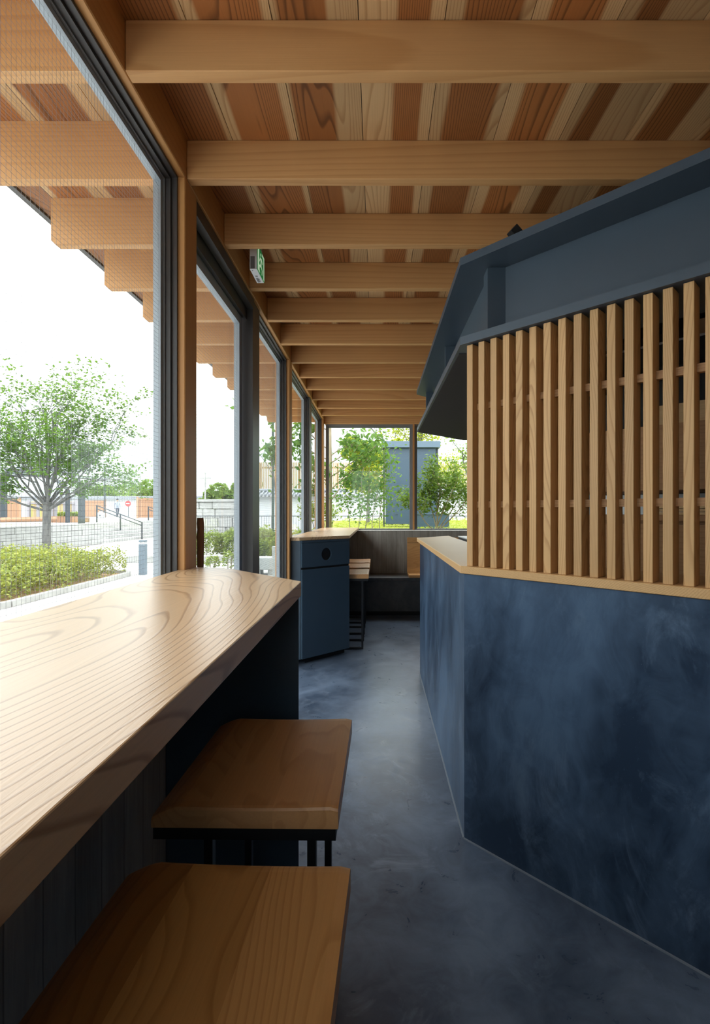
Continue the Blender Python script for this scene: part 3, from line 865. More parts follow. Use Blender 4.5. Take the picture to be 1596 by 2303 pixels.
# ================================================================== EXIT SIGN
ex = thing('exit_sign', 'green and white running-man exit sign hanging between joists', 'sign', (-0.616, 2.53, 2.515))
box('housing', 'white', (-0.636, -0.5985, 2.452, 2.602, 2.515, 2.645), ex, bevel=0.002)
box('mounting', 'white', (-0.63, -0.604, 2.47, 2.585, 2.645, 2.7265), ex)
fp = box('face_panel', 'signgreen', (-0.598, -0.5965, 2.453, 2.601, 2.516, 2.644), ex)
def poly_x(pts, x0, x1, nm, mat, parent):
    n = len(pts)
    vs = [(x0, y, z) for y, z in pts] + [(x1, y, z) for y, z in pts]
    return MB().add(vs, [tuple(range(n))[::-1], tuple(range(n, 2 * n))] + [(i, (i + 1) % n, n + (i + 1) % n, n + i) for i in range(n)]).build(nm, mat, parent)
Y0, Z0 = 2.457, 2.520; WY, WZ = 0.140, 0.120
def P(a, b): return (Y0 + a * WY, Z0 + b * WZ)
poly_x([P(.0, .0), P(.33, .0), P(.20, .28), P(.20, 1), P(.0, 1)], -0.5963, -0.5960, 'doorway', 'signwhite', fp)
poly_x([P(.62, 1), P(1, 1), P(1, 0), P(.86, 0), P(.86, .88), P(.62, .88)], -0.5963, -0.5960, 'doorway_edge', 'signwhite', fp)
poly_x([P(.44 + .06 * math.cos(a), .83 + .07 * math.sin(a)) for a in [2 * PI * k / 12 for k in range(12)]], -0.5963, -0.5960, 'figure_head', 'signwhite', fp)
poly_x([P(.36, .70), P(.60, .74), P(.74, .60), P(.70, .55), P(.58, .64), P(.55, .42), P(.72, .30), P(.66, .06), P(.59, .08), P(.62, .26), P(.46, .34), P(.32, .22), P(.16, .26), P(.17, .33), P(.30, .31), P(.42, .46), P(.43, .60), P(.36, .60), P(.28, .46), P(.23, .50)],
       -0.5963, -0.5960, 'figure_body', 'signwhite', fp)
box('rating_label', 'labelgrey', (-0.632, -0.610, 2.4512, 2.4518, 2.519, 2.580), ex)
mb = MB()
for i in range(7):
    y = 2.545 + i * 0.007
    mb.box(-0.628, -0.612 + 0.006 * ((i * 5) % 3 - 1) * 0.5, y, y + 0.0035, 2.5142, 2.5148)
mb.box(-0.626, -0.613, 2.52, 2.528, 2.5142, 2.5148)
mb.box(-0.628, -0.622, 2.462, 2.468, 2.5142, 2.5148)
mb.build('underside_print', 'signgrey', ex)

# ================================================================== OUTSIDE: GROUND
pv = box('pavement', 'paving', (-60, 60, -20, 120, -0.30, -0.03)); struct(pv, 'pale paved ground outside the windows', 'pavement')
pl = MB().prism([(-60, 10.5), (-11.62, 10.5), (-11.62, 20.6), (-13.6, 20.6), (-13.6, 29.6), (-11.62, 29.6), (-11.62, 85), (-60, 85)], -0.03, 0.80).build('terrace', 'stone_pale')
struct(pl, 'raised pale terrace beyond the retaining wall', 'terrace')
gr = box('terrace_lawn', 'drygrass', (-40, -12.3, 13, 20, 0.8, 0.825)); struct(gr, 'pale dry lawn on the raised terrace', 'lawn')

# retaining wall of stone blocks
rw = thing('retaining_wall', 'pale stone block retaining wall behind the maple tree', 'wall', (-11.5, 15.5, -0.03))
rr = random.Random(5)
for row in range(4):
    y = 10.6 - 0.4 * (row % 2)
    while y < 20.4:
        w_ = rr.uniform(0.7, 1.25)
        y2 = min(y + w_, 20.55)
        dpt = rr.uniform(0, 0.02)
        MB().box(-11.61, -11.46 + dpt, y + 0.006, y2 - 0.006, -0.02 + row * 0.205, -0.02 + row * 0.205 + 0.197).build('stone_block', 'stone_pale', rw, bevel=0.012, seg=1)
        y = y2
MB().box(-11.75, -11.44, 10.5, 20.58, 0.801, 0.84).build('coping', 'stone_pale', rw)

stp = thing('stone_steps', 'broad pale stone steps up to the terrace', 'steps', (-12.5, 25, -0.03))
for i in range(6):
    MB().box(-13.59, -11.62 - i * 0.34, 20.62, 29.58, -0.03 + i * 0.138, -0.03 + (i + 1) * 0.138 - 0.002).build('step', 'stone_pale', stp, bevel=0.01, seg=1)

def handrail(label, Y):
    t = thing('handrail', label, 'handrail', (-12.4, Y, 0))
    pts = [(-11.45, -0.03), (-12.5, 0.40), (-13.65, 0.80)]
    for xx, zz in pts:
        box('post', 'railsteel', (xx - 0.025, xx + 0.025, Y - 0.025, Y + 0.025, zz, zz + 0.82), t)
    for dz in (0.82, 0.66):
        MB().bar((-11.43, Y, -0.03 + dz), (-13.68, Y, 0.81 + dz), 0.045, 0.04).build('rail', 'railsteel', t)
handrail('dark handrail on the near side of the stone steps', 23.9)
handrail('dark handrail on the far side of the stone steps', 29.3)

def bollard(label, x, y):
    t = thing('bollard', label, 'bollard', (x, y, -0.03))
    box('shaft', 'bollard', (x - 0.062, x + 0.062, y - 0.062, y + 0.062, -0.03, 0.62), t, bevel=0.004)
    box('lamp_band', 'white', (x - 0.055, x + 0.055, y - 0.055, y + 0.055, 0.6203, 0.665), t)
    box('louvre', 'bollard', (x - 0.058, x + 0.058, y - 0.058, y + 0.058, 0.640, 0.650), t)
    box('cap', 'bollard', (x - 0.062, x + 0.062, y - 0.062, y + 0.062, 0.6655, 0.705), t, bevel=0.004)
bollard('slate blue bollard light standing beside the shrub bed', -4.96, 10.40)
bollard('slate bollard half hidden behind the window frame', -5.03, 11.35)

# shrub bed
bed = thing('shrub_bed', 'kerbed soil bed under the azalea hedge', 'planting bed', (-6.2, 8.6, -0.03))
MB().prism([(-5.22, 6.75), (-5.22, 10.25), (-5.35, 10.45), (-9.5, 10.45), (-9.5, 6.45), (-5.5, 6.45)], -0.03, -0.002).build('soil', 'soil', bed)
kp = [(-9.5, 6.38), (-5.6, 6.38), (-5.35, 6.45), (-5.2, 6.62), (-5.14, 6.85)] + [(-5.14, 6.85 + 0.6 * i) for i in range(1, 6)] + [(-5.17, 10.2), (-5.3, 10.42), (-5.6, 10.52), (-9.5, 10.52)]
for i in range(len(kp) - 1):
    a = Vector((*kp[i], 0.0)); b = Vector((*kp[i + 1], 0.0)); d = (b - a).normalized() * 0.004
    MB().bar((a + d) + Vector((0, 0, 0.013)), (b - d) + Vector((0, 0, 0.013)), 0.10, 0.085).build('kerb_stone', 'stone_pale', bed)

# ================================================================== PLANTS
def leaf_mesh(name, P_, size, mat, seed, parent, up=0.5, aspect=0.5, kind='stuff', droop=0.0, loc=None):
    r = np.random.RandomState(seed)
    P_ = np.asarray(P_, dtype=float)
    n = len(P_)
    d = r.normal(size=(n, 3)); d[:, 2] *= 0.5; d[:, 2] -= droop
    d /= np.linalg.norm(d, axis=1)[:, None]
    nn = r.normal(size=(n, 3)) * (1 - up); nn[:, 2] += up * 1.6
    w = np.cross(d, nn); w /= (np.linalg.norm(w, axis=1)[:, None] + 1e-9)
    nrm_ = np.cross(w, d)
    s = size * r.uniform(0.6, 1.25, size=(n, 1))
    base_ = P_ - d * s * 0.5
    tip = P_ + d * s * 0.5
    mid = P_ + nrm_ * s * 0.08
    l = mid + w * s * aspect * 0.5 - d * s * 0.05
    q = mid - w * s * aspect * 0.5 - d * s * 0.05
    V = np.stack([base_, l, tip, q], axis=1).reshape(-1, 3)
    org = np.array(WLOC[parent.name]) if parent is not None else V.mean(0)
    V = V - org
    me = bpy.data.meshes.new(name)
    me.vertices.add(4 * n); me.vertices.foreach_set('co', V.ravel())
    me.loops.add(4 * n); me.loops.foreach_set('vertex_index', np.arange(4 * n))
    me.polygons.add(n); me.polygons.foreach_set('loop_start', np.arange(0, 4 * n, 4)); me.polygons.foreach_set('loop_total', np.full(n, 4))
    me.update(); me.validate()
    me.materials.append(M[mat])
    o = bpy.data.objects.new(name, me); COL.objects.link(o)
    if parent is not None: o.parent = parent
    else: o.location = tuple(org)
    if kind: o['kind'] = kind
    return o

def grow(mb, p, d, length, r, rs, depth, tips, bend=0.15, upw=0.15, kids=(3, 5), spread=0.6, taper=0.45, start=0.35, seg=5, nseg=6):
    pts = [p.copy()]; rad = [r]; dd = d.normalized()
    for i in range(nseg):
        dd = (dd + Vector((rs.uniform(-bend, bend), rs.uniform(-bend, bend), rs.uniform(-bend, bend) + upw))).normalized()
        pts.append(pts[-1] + dd * length / nseg)
        rad.append(max(0.003, r * (1 - (1 - taper) * (i + 1) / nseg)))
    mb.tube(pts, rad, seg, cap=False)
    if depth == 0:
        tips += [tuple(q) for q in pts[2:]]
        return
    for k in range(rs.randint(*kids)):
        t = rs.uniform(start, 1.0); i = min(int(t * nseg), nseg - 1)
        q = pts[i].lerp(pts[i + 1], t * nseg - i)
        a = rs.uniform(0, 2 * PI)
        side = dd.orthogonal().normalized(); side = Matrix.Rotation(a, 3, dd) @ side
        nd = (dd * (1 - spread) + side * spread).normalized()
        grow(mb, q, nd, length * rs.uniform(0.42, 0.62), rad[i] * 0.55, rs, depth - 1, tips, bend, upw, kids, spread, taper, start, max(3, seg - 1), max(3, nseg - 1))
    tips += [tuple(q) for q in pts[-2:]]

def scatter(tips, per, sig, seed):
    r = np.random.RandomState(seed)
    T = np.array(tips)
    return np.repeat(T, per, axis=0) + r.normal(size=(len(T) * per, 3)) * np.array(sig)

# maple by the retaining wall
mp = thing('maple_tree', 'young green tree with a spreading vase-shaped crown outside the big window', 'tree', (-9.43, 14.0, -0.03))
rs = random.Random(21); mb = MB(); tips = []
b0 = Vector((-9.43, 14.0, -0.03))
mb.tube([b0, b0 + Vector((0, 0, 0.8)), b0 + Vector((0.01, 0, 1.35)), b0 + Vector((0.02, 0, 1.62))], [0.13, 0.105, 0.105, 0.11], 10)
for k in range(20):
    a = 2 * PI * k / 20 + rs.uniform(-0.2, 0.2)
    tilt = [0.30, 0.85, 0.55, 1.15, 0.15][k % 5] + rs.uniform(-0.08, 0.08)
    dvec = Vector((math.cos(a) * math.sin(tilt), math.sin(a) * math.sin(tilt), math.cos(tilt)))
    ln = 2.85 - 0.95 * tilt + rs.uniform(-0.2, 0.25)
    grow(mb, b0 + Vector((0.02, 0, 1.35 + 0.25 * (1.2 - tilt))), dvec, max(1.7, ln), 0.036, rs, 2, tips, bend=0.16, upw=0.03, kids=(4, 6), spread=0.48, start=0.25)
mb.build('trunk', 'bark', mp, smooth=True)
leaf_mesh('foliage', scatter(tips, 9, (0.12, 0.12, 0.045), 4), 0.098, 'leaf_maple', 5, mp, up=0.7, aspect=0.75)

def hedge(name, label, cat, lumps, n, size, mat, seed, base, stems=True, z0=0.0):
    """lumps: (x, y, rx, ry, h): dome-shaped clumps packed into one hedge"""
    t = thing(name, label, cat, base)
    r = np.random.RandomState(seed); pts = []
    tot = sum(l[2] * l[3] for l in lumps)
    for (x_, y_, rx, ry, h) in lumps:
        m = int(n * rx * ry / tot)
        th = r.uniform(0, 2 * PI, m); ph = np.arccos(r.uniform(0, 1, m))
        rad = r.uniform(0.80, 1.03, m)
        bump = 1 + 0.10 * np.sin(th * 5 + x_ * 9) * np.sin(ph * 6 + y_ * 7)
        sx_, sy_ = np.sin(ph) ** 0.6 * np.cos(th), np.sin(ph) ** 0.6 * np.sin(th)
        pts.append(np.stack([x_ + rx * sx_ * rad * bump, y_ + ry * sy_ * rad * bump, z0 + 0.03 + (h - 0.03) * np.cos(ph) ** 0.7 * rad * bump], 1))
    leaf_mesh('foliage', np.concatenate(pts), size, mat, seed + 1, t, up=0.45, aspect=0.55)
    rs_ = random.Random(seed); mb_ = MB()
    for (x_, y_, rx, ry, h) in lumps:
        for k in range(7):
            a = rs_.uniform(0, 2 * PI); q = rs_.uniform(0.5, 0.95)
            mb_.tube([(x_ + rx * .3 * math.cos(a), y_ + ry * .3 * math.sin(a), z0), (x_ + rx * .6 * q * math.cos(a), y_ + ry * .6 * q * math.sin(a), z0 + h * .5), (x_ + rx * .8 * q * math.cos(a + .2), y_ + ry * .8 * q * math.sin(a + .2), z0 + h * .85)], [0.008, 0.006, 0.003], 4)
    mb_.build('stems', 'twig', t)
    return t
rs = random.Random(8)
lumps = []
for i in range(9):
    for j in range(4):
        x_ = -5.62 - j * 0.55 + rs.uniform(-.08, .08); y_ = 6.95 + i * 0.40 + rs.uniform(-.1, .1)
        lumps.append((x_, y_, 0.40, 0.36, 0.50 + 0.10 * (j > 0) + rs.uniform(-.04, .07)))
hedge('azalea_hedge', 'low clipped yellow-green azalea hedge in the kerbed bed', 'hedge', lumps, 34000, 0.055, 'leaf_hedge', 31, (-6.4, 8.6, 0.0))

lumps = [(-5.0 + i * 0.42 + rs.uniform(-.1, .1), 14.4 + (i % 2) * 0.5, 0.42, 0.5, 0.78 + rs.uniform(-.08, .08)) for i in range(8)]
hedge('door_hedge', 'rounded green hedge seen through the sliding door glass', 'hedge', lumps, 17000, 0.075, 'leaf_hedge2', 41, (-3.6, 14.5, -0.03))
lumps = [(-2.95 + i * 0.30 + rs.uniform(-.1, .1), 11.9 + (i % 2) * 0.3, 0.30, 0.35, 0.66 + rs.uniform(-.08, .08)) for i in range(4)]
hedge('trough_hedge', 'bright green shrub behind the granite trough', 'shrub', lumps, 7000, 0.07, 'leaf_hedge2', 43, (-2.6, 12.0, -0.03))
for i, (x_, y_, h) in enumerate(((-4.25, 11.6, 0.26), (-3.83, 11.45, 0.30), (-3.40, 11.3, 0.42))):
    hedge('low_plant', ['leftmost of three low leafy plants in front of the kerb stones', 'middle of three low leafy plants in front of the kerb stones', 'tallest of three low leafy plants, beside a granite post'][i], 'plant',
          [(x_, y_, 0.16, 0.16, h)], 220, 0.075, 'leaf_hedge2', 50 + i, (x_, y_, -0.03), z0=-0.02)

kb = thing('stone_kerb', 'long pale stone kerb in front of the door hedge', 'kerb', (-4, 13.0, -0.03))
for i in range(5):
    MB().box(-6.6 + i * 0.9, -5.71 + i * 0.9, 12.85, 13.05, -0.03, 0.15).build('kerb_stone', 'stone_pale', kb, bevel=0.01, seg=1)

def rough_block(name, label, cat, b, seed, taper=0.0):
    r = random.Random(seed)
    x0, x1, y0, y1, z0, z1 = b
    n = 6; mb = MB(); vs = []
    for k in range(n + 1):
        z = z0 + (z1 - z0) * k / n; t = 1 - taper * k / n
        cx, cy = (x0 + x1) / 2, (y0 + y1) / 2; hx, hy = (x1 - x0) / 2 * t, (y1 - y0) / 2 * t
        for sx_, sy_ in ((-1, -1), (0, -1.02), (1, -1), (1.02, 0), (1, 1), (0, 1.02), (-1, 1), (-1.02, 0)):
            vs.append((cx + hx * sx_ + r.uniform(-.006, .006), cy + hy * sy_ + r.uniform(-.006, .006), z + (r.uniform(-.008, .008) if 0 < k else 0)))
    fs = []
    for k in range(n):
        for j in range(8):
            fs.append((k * 8 + j, k * 8 + (j + 1) % 8, (k + 1) * 8 + (j + 1) % 8, (k + 1) * 8 + j))
    fs += [tuple(range(8))[::-1], tuple(range(n * 8, n * 8 + 8))]
    o = mb.add(vs, fs).build(name, 'granite')
    return tag(o, label, cat)
rough_block('granite_post', 'rough granite post seen through the door beside the low plants', 'stone post', (-2.83, -2.63, 9.95, 10.15, -0.03, 0.565), 1)
rough_block('granite_post', 'rough granite post seen through the narrow window', 'stone post', (-1.92, -1.74, 9.0, 9.2, -0.03, 0.66), 2)
gt = thing('granite_trough', 'carved granite trough seen between the two granite posts', 'trough', (-2.35, 10.5, -0.03))
MB().box(-2.60, -2.16, 10.3, 10.7, 0.08, 0.34).build('basin', 'granite', gt, bevel=0.02)
for x_ in (-2.56, -2.30):
    box('foot', 'granite', (x_, x_ + 0.10, 10.35, 10.65, -0.03, 0.0795), gt)

# stone wall, white tile-capped wall, wire fence, slatted screen
sw = thing('rubble_wall', 'pale cracked stone wall left of the tile-capped wall', 'wall', (-8.2, 24, -0.03))
rr = random.Random(9)
for row, (za, zb) in enumerate(((-0.03, 0.55), (0.55, 1.0), (1.0, 1.45), (1.45, 1.80))):
    x_ = -10.6 + 0.15 * row
    while x_ < -6.75:
        w_ = rr.uniform(0.5, 1.3); x2 = min(x_ + w_, -6.70)
        MB().box(x_ + 0.01, x2 - 0.01, 24.0 + rr.uniform(-.03, .03), 24.5, za + 0.008, zb - 0.008).build('stone', 'stone_pale', sw, bevel=0.03, seg=1)
        x_ = x2
box('coping', 'stone_pale', (-10.6, -6.70, 23.93, 24.5, 1.801, 1.93), sw)

def tiled_wall(name, label, x0, x1, y, zc, h_body0, depth=0.5):
    t = thing(name, label, 'wall', ((x0 + x1) / 2, y, h_body0))
    box('wall_body', 'plaster_white', (x0 + 0.15, x1 - 0.15, y, y + depth, h_body0, zc - 0.28), t)
    mb = MB()
    mb.add([(x0, y - 0.28, zc - 0.24), (x1, y - 0.28, zc - 0.24), (x1, y + depth / 2, zc - 0.04), (x0, y + depth / 2, zc - 0.04), (x0, y + depth + 0.28, zc - 0.24), (x1, y + depth + 0.28, zc - 0.24),
            (x0, y - 0.28, zc - 0.275), (x1, y - 0.28, zc - 0.275), (x1, y + depth + 0.28, zc - 0.275), (x0, y + depth + 0.28, zc - 0.275)],
           [(0, 1, 2, 3), (3, 2, 5, 4), (6, 7, 1, 0), (4, 5, 8, 9), (9, 8, 7, 6), (0, 3, 4, 9, 6), (1, 7, 8, 5, 2)])
    mb.build('tile_bed', 'tile', t)
    mb = MB()
    n = int((x1 - x0) / 0.17)
    for i in range(n + 1):
        xx = x0 + 0.05 + i * 0.17
        mb.tube([(xx, y - 0.30, zc - 0.225), (xx, y + depth / 2, zc - 0.015)], 0.045, 6)
    mb.build('roof_tiles', 'tile', t, kind='stuff')
    mb = MB()
    for i in range(n):
        xx = x0 + 0.135 + i * 0.17
        mb.box(xx - 0.045, xx + 0.045, y - 0.31, y - 0.285, zc - 0.30, zc - 0.245)
    mb.build('tile_ends', 'stone_pale', t, kind='stuff')
    MB().tube([(x0 - 0.05, y + depth / 2, zc), (x1 + 0.05, y + depth / 2, zc)], 0.085, 8).build('ridge', 'tile', t)
tiled_wall('tiled_wall', 'white plaster garden wall with grey tile cap behind the far window', -6.35, 9.0, 22.0, 2.27, -0.03)
tiled_wall('tiled_wall', 'distant white wall with tile cap behind the terrace fences', -44, -16, 54.0, 2.98, 0.80)

fn = thing('wire_fence', 'thin dark wire fence in front of the white garden wall', 'fence', (-1, 18, -0.03))
mb = MB()
mb.box(-7.2, 7, 18.0, 18.03, 1.14, 1.165)
mb.box(-7.2, 7, 18.0, 18.03, 0.60, 0.612)
mb.build('fence_rail', 'railsteel', fn)
mb = MB()
for i in range(158):
    xx = -7.2 + i * 0.09; mb.box(xx - 0.004, xx + 0.004, 18.01, 18.02, -0.03, 1.14)
mb.build('fence_wires', 'railsteel', fn, kind='stuff')

ts = thing('slatted_screen', 'tall tan vertical-slat fence above the white garden wall', 'fence', (0, 27, -0.03))
mb = MB()
for i in range(170):
    xx = -6.65 + i * 0.092; mb.box(xx, xx + 0.055, 27.0, 27.05, 1.6, 4.03)
mb.build('slats', 'bamboo', ts, kind='stuff')
MB().box(-6.65, 9.0, 27.052, 27.10, 1.8, 1.9).box(-6.65, 9.0, 27.052, 27.10, 3.7, 3.8).build('fence_rail', 'bamboo', ts)
for i in range(8):
    box('post', 'bamboo', (-6.5 + i * 2.15, -6.4 + i * 2.15, 27.101, 27.2, -0.03, 4.0), ts)

# distant building, pole
bd = thing('pale_building', 'pale blue-grey building corner behind the garden trees', 'building', (8.5, 34, -0.03))
box('block', 'building', (5.0, 14, 34, 44, -0.03, 6.2), bd)
mb = MB()
for k in range(6):
    box('floor_band', 'plaster_white', (4.98, 14.02, 33.97, 33.995, 0.9 + k * 0.9, 0.93 + k * 0.9), bd)
gp = MB().tube([(-3.39, 16.0, -0.03), (-3.39, 16.0, 5.6)], [0.045, 0.036], 10).build('green_pole', 'polegreen', None)
tag(gp, 'slender dark green pole standing outside the narrow window', 'pole')

# bank of lawn behind the far window
bk = MB().add([(-1.28, 7.25, -0.03), (12, 7.25, -0.03), (12, 16, -0.03), (-2.1, 16, -0.03), (-1.16, 7.35, 0.90), (12, 7.35, 0.90), (12, 15.5, 1.10), (-1.7, 15.5, 1.02)],
              [(3, 2, 1, 0), (4, 5, 6, 7), (0, 1, 5, 4), (1, 2, 6, 5), (2, 3, 7, 6), (3, 0, 4, 7)]).build('lawn_bank', 'lawn')
struct(bk, 'raised yellow-green lawn bank outside the far window', 'lawn')

# steel tower and box
tw = thing('steel_cabinet_tower', 'tall slate blue steel cabinet standing outside the far window', 'utility cabinet', (0.76, 11.2, 0.97))
box('panel', 'towersteel', (0.20, 1.325, 11.0, 11.35, 1.03, 2.735), tw, bevel=0.004)
for x_ in (0.145, 1.345):
    box('leg', 'railsteel', (x_, x_ + 0.035, 11.02, 11.06, 0.96, 2.74), tw)
    box('leg', 'railsteel', (x_, x_ + 0.035, 11.30, 11.34, 0.96, 2.74), tw)
box('cap', 'towercap', (0.10, 1.42, 10.93, 11.42, 2.741, 2.885), tw, bevel=0.004)
for x_, z_ in ((0.265, 2.66), (0.265, 1.31)):
    MB().tube([(x_, 10.985, z_), (x_, 10.9995, z_)], 0.014, 10).build('bolt', 'railsteel', tw)
box('latch', 'railsteel', (0.42, 0.47, 10.992, 10.9995, 1.24, 1.25), tw)
for x_ in (0.23, 1.27):
    MB().tube([(x_, 11.2, 2.8855), (x_, 11.2, 2.94)], 0.008, 6).build('lifting_eye', 'railsteel', tw)
mb_ = thing('meter_box', 'low slate blue box in front of the tall steel cabinet', 'utility cabinet', (1.15, 10.3, 0.95))
box('body', 'towersteel', (0.80, 1.50, 10.15, 10.45, 0.95, 1.24), mb_, bevel=0.004)
box('lid', 'towersteel', (0.79, 1.51, 10.14, 10.46, 1.2405, 1.262), mb_, bevel=0.003)

# garden trees outside the far window
def plant(name, label, cat, base, stems, leaf, size, per, sig, seed, bark='bark', depth=1, up=0.3, aspect=0.5, kids=(3, 5), spread=0.6, bend=0.15, upw=0.1, droop=0.2, start=0.35):
    t = thing(name, label, cat, base)
    rs_ = random.Random(seed); mb_ = MB(); tips_ = []
    for (off, dvec, ln, r) in stems:
        grow(mb_, Vector(base) + Vector(off), Vector(dvec), ln, r, rs_, depth, tips_, bend=bend, upw=upw, kids=kids, spread=spread, start=start)
    mb_.build('stems', bark, t, smooth=True)
    leaf_mesh('foliage', scatter(tips_, per, sig, seed), size, leaf, seed + 1, t, up=up, aspect=aspect, droop=droop)
    return t
# slim tree whose trunk stands at the far corner
t = thing('corner_tree', 'slim tree with large bright leaves at the far left corner outside', 'tree', (-0.86, 8.9, 0.93))
rs = random.Random(61); mb = MB(); tips = []
b0 = Vector((-0.86, 8.9, 0.93))
mb.tube([b0, b0 + Vector((0.01, 0, 1.2)), b0 + Vector((-0.01, 0, 2.6)), b0 + Vector((0.0, 0, 4.2))], [0.042, 0.038, 0.034, 0.028], 8)
for (z, dv, ln) in ((0.55, (0.7, -0.1, 0.7), 0.75), (0.75, (0.8, -.1, 0.5), 0.95), (1.0, (0.85, 0, 0.45), 1.05), (1.25, (0.8, .1, 0.55), 0.6), (1.35, (.6, 0.1, .8), 0.5), (0.6, (-0.8, -0.2, 0.3), 0.5), (1.1, (-.9, -.1, .3), 0.55),
                    (1.5, (-.8, 0, .4), .6), (1.85, (-.8, .1, .4), .6), (1.3, (-.7, -.5, .4), .55), (0.9, (-.6, -.6, .3), 0.5), (2.0, (-.5, -.4, .4), .55)):
    grow(mb, b0 + Vector((0, 0, z)), Vector(dv), ln, 0.013, rs, 1, tips, bend=0.18, upw=0.0, kids=(2, 4), spread=0.5)
mb.build('trunk', 'bark2', t, smooth=True)
leaf_mesh('foliage', scatter(tips, 6, (0.075, 0.075, 0.07), 62), 0.125, 'leaf_big', 63, t, up=0.35, aspect=0.55, droop=0.6)

plant('vine_tree', 'leafy young tree with big hanging leaves left of the narrow windows', 'tree', (-1.72, 8.5, -0.03),
      [((0, 0, 0), (0.0, 0, 1), 2.3, 0.02), ((0, 0, 2.1), (0.3, -.1, 0.6), 0.45, 0.012), ((0, 0, 2.0), (-.25, .2, .5), 0.4, 0.012), ((0, 0, 2.2), (0, .1, 1), 0.6, 0.012)],
      'leaf_big', 0.13, 5, (0.08, 0.08, 0.09), 71, 'bark', depth=1, kids=(3, 5), droop=0.7, aspect=0.6, start=0.75, spread=0.45)
plant('bamboo_shrub', 'thin leafy shrub with upright stems left of the steel cabinet', 'shrub', (-0.22, 8.7, 0.93),
      [((-0.25 + 0.13 * i, 0.05 * (i % 3), 0), (rs.uniform(-.12, .12), 0.05, 1), 0.95 + 0.25 * (i % 3), 0.008) for i in range(5)],
      'leaf_big', 0.080, 11, (0.075, 0.075, 0.075), 73, 'twig', depth=1, kids=(5, 7), spread=0.55, droop=0.3, aspect=0.42, start=0.08)
plant('broadleaf_shrub', 'branching glossy-leaved shrub in front of the steel cabinet', 'shrub', (1.02, 8.4, 0.93),
      [((0, 0, 0), (0.05, 0, 1), 0.75, 0.016), ((0, 0, 0.03), (-.75, 0, .6), 0.75, 0.012), ((0, 0, 0.03), (.9, 0, .55), 0.95, 0.012), ((0, 0, .1), (.45, -.2, .9), 0.95, 0.012),
       ((0, 0, .1), (-.3, .2, .9), 0.85, 0.012), ((0, 0, .05), (.6, .4, .7), 0.95, 0.012), ((0, 0, .3), (.15, 0, 1), 0.75, 0.012)],
      'leaf_dark', 0.085, 18, (0.06, 0.06, 0.06), 75, 'bark2', depth=1, kids=(5, 7), spread=0.55, droop=0.0, aspect=0.36, up=0.4)
plant('yellow_tree', 'yellow-green tree rising behind the tall steel cabinet', 'tree', (0.95, 15.2, 1.0),
      [((0, 0, 0), (0.0, 0, 1), 2.7, 0.075), ((0, 0, 1.3), (-.6, 0, .9), 2.0, 0.04), ((0, 0, 1.6), (-.9, 0.2, .7), 1.9, 0.04), ((0, 0, 1.2), (.2, .2, 1), 2.1, 0.04), ((0, 0, 1.6), (.6, 0, .8), 1.6, 0.04),
       ((0, 0, 1.0), (-.9, 0, .35), 1.6, 0.03), ((0, 0, .8), (-.9, .3, .1), 1.5, 0.03), ((0, 0, .9), (1, 0, .1), 1.5, 0.03), ((0, 0, 1.7), (.1, -.3, 1), 1.6, .04)],
      'leaf_yellow', 0.11, 9, (0.13, 0.13, 0.09), 77, 'bark', depth=2, kids=(4, 5), spread=0.5, start=0.3)
plant('pale_green_tree', 'pale green tree at the right edge of the far window', 'tree', (2.35, 11.6, 0.99),
      [((0, 0, 0), (0.0, 0, 1), 1.6, 0.04), ((0, 0, .7), (-.6, 0, .8), 1.1, 0.025), ((0, 0, .7), (.6, 0, .8), 1.1, 0.025)],
      'leaf_far', 0.11, 9, (0.1, 0.1, 0.08), 79, 'bark', depth=1, kids=(5, 6))
plant('corner_shrub', 'light bushy shrub below the far corner windows', 'shrub', (-1.22, 10.5, 0.93),
      [((0.08 * i - 0.3, 0.1 * (i % 3), 0), (rs.uniform(-.3, .3), 0, 1), 0.45, 0.008) for i in range(8)], 'leaf_hedge2', 0.07, 8, (0.07, 0.07, 0.07), 81, 'bark', depth=1, kids=(4, 5))

# background crowns
def crown_tree(label, x, y, z0, h, rx, seed, mat='leaf_far', size=0.3, n=5000, name='background_tree'):
    t = thing(name, label, 'tree', (x, y, z0))
    r = np.random.RandomState(seed); pts = []
    for k in range(16):
        cx, cy, cz = x + r.normal() * rx * .45, y + r.normal() * rx * .4, z0 + h * r.uniform(.35, .85)
        rr_ = rx * r.uniform(.28, .45)
        d = r.normal(size=(n // 16, 3)); d /= np.linalg.norm(d, axis=1)[:, None]
        pts.append(np.array([cx, cy, cz]) + d * rr_ * np.array([1, 1, .75]) * r.uniform(.75, 1.05, size=(n // 16, 1)))
    leaf_mesh('foliage', np.concatenate(pts), size, mat, seed + 1, t, up=.4, aspect=.7)
    MB().tube([(x, y, z0), (x, y, z0 + h * .6)], [rx * .07, rx * .04], 7).build('trunk', 'bark', t)
crown_tree('bright rounded tree above the distant tile-capped wall', -28.8, 60, 0.8, 4.3, 3.0, 91)
crown_tree('darker green tree behind the distant shelter roof', -36.4, 64, 0.8, 4.2, 2.4, 93)
crown_tree('distant tree mass left of the utility pole seen through the door', -13.9, 42, -0.03, 4.0, 1.7, 94)
crown_tree('distant tree mass right of the utility pole seen through the door', -9.9, 38, -0.03, 4.3, 1.5, 95)
crown_tree('round yellow-green tree crown left of the tall steel cabinet', -0.22, 12.5, 0.98, 2.45, 0.62, 97, 'leaf_yellow', 0.09, 5200, 'round_tree')
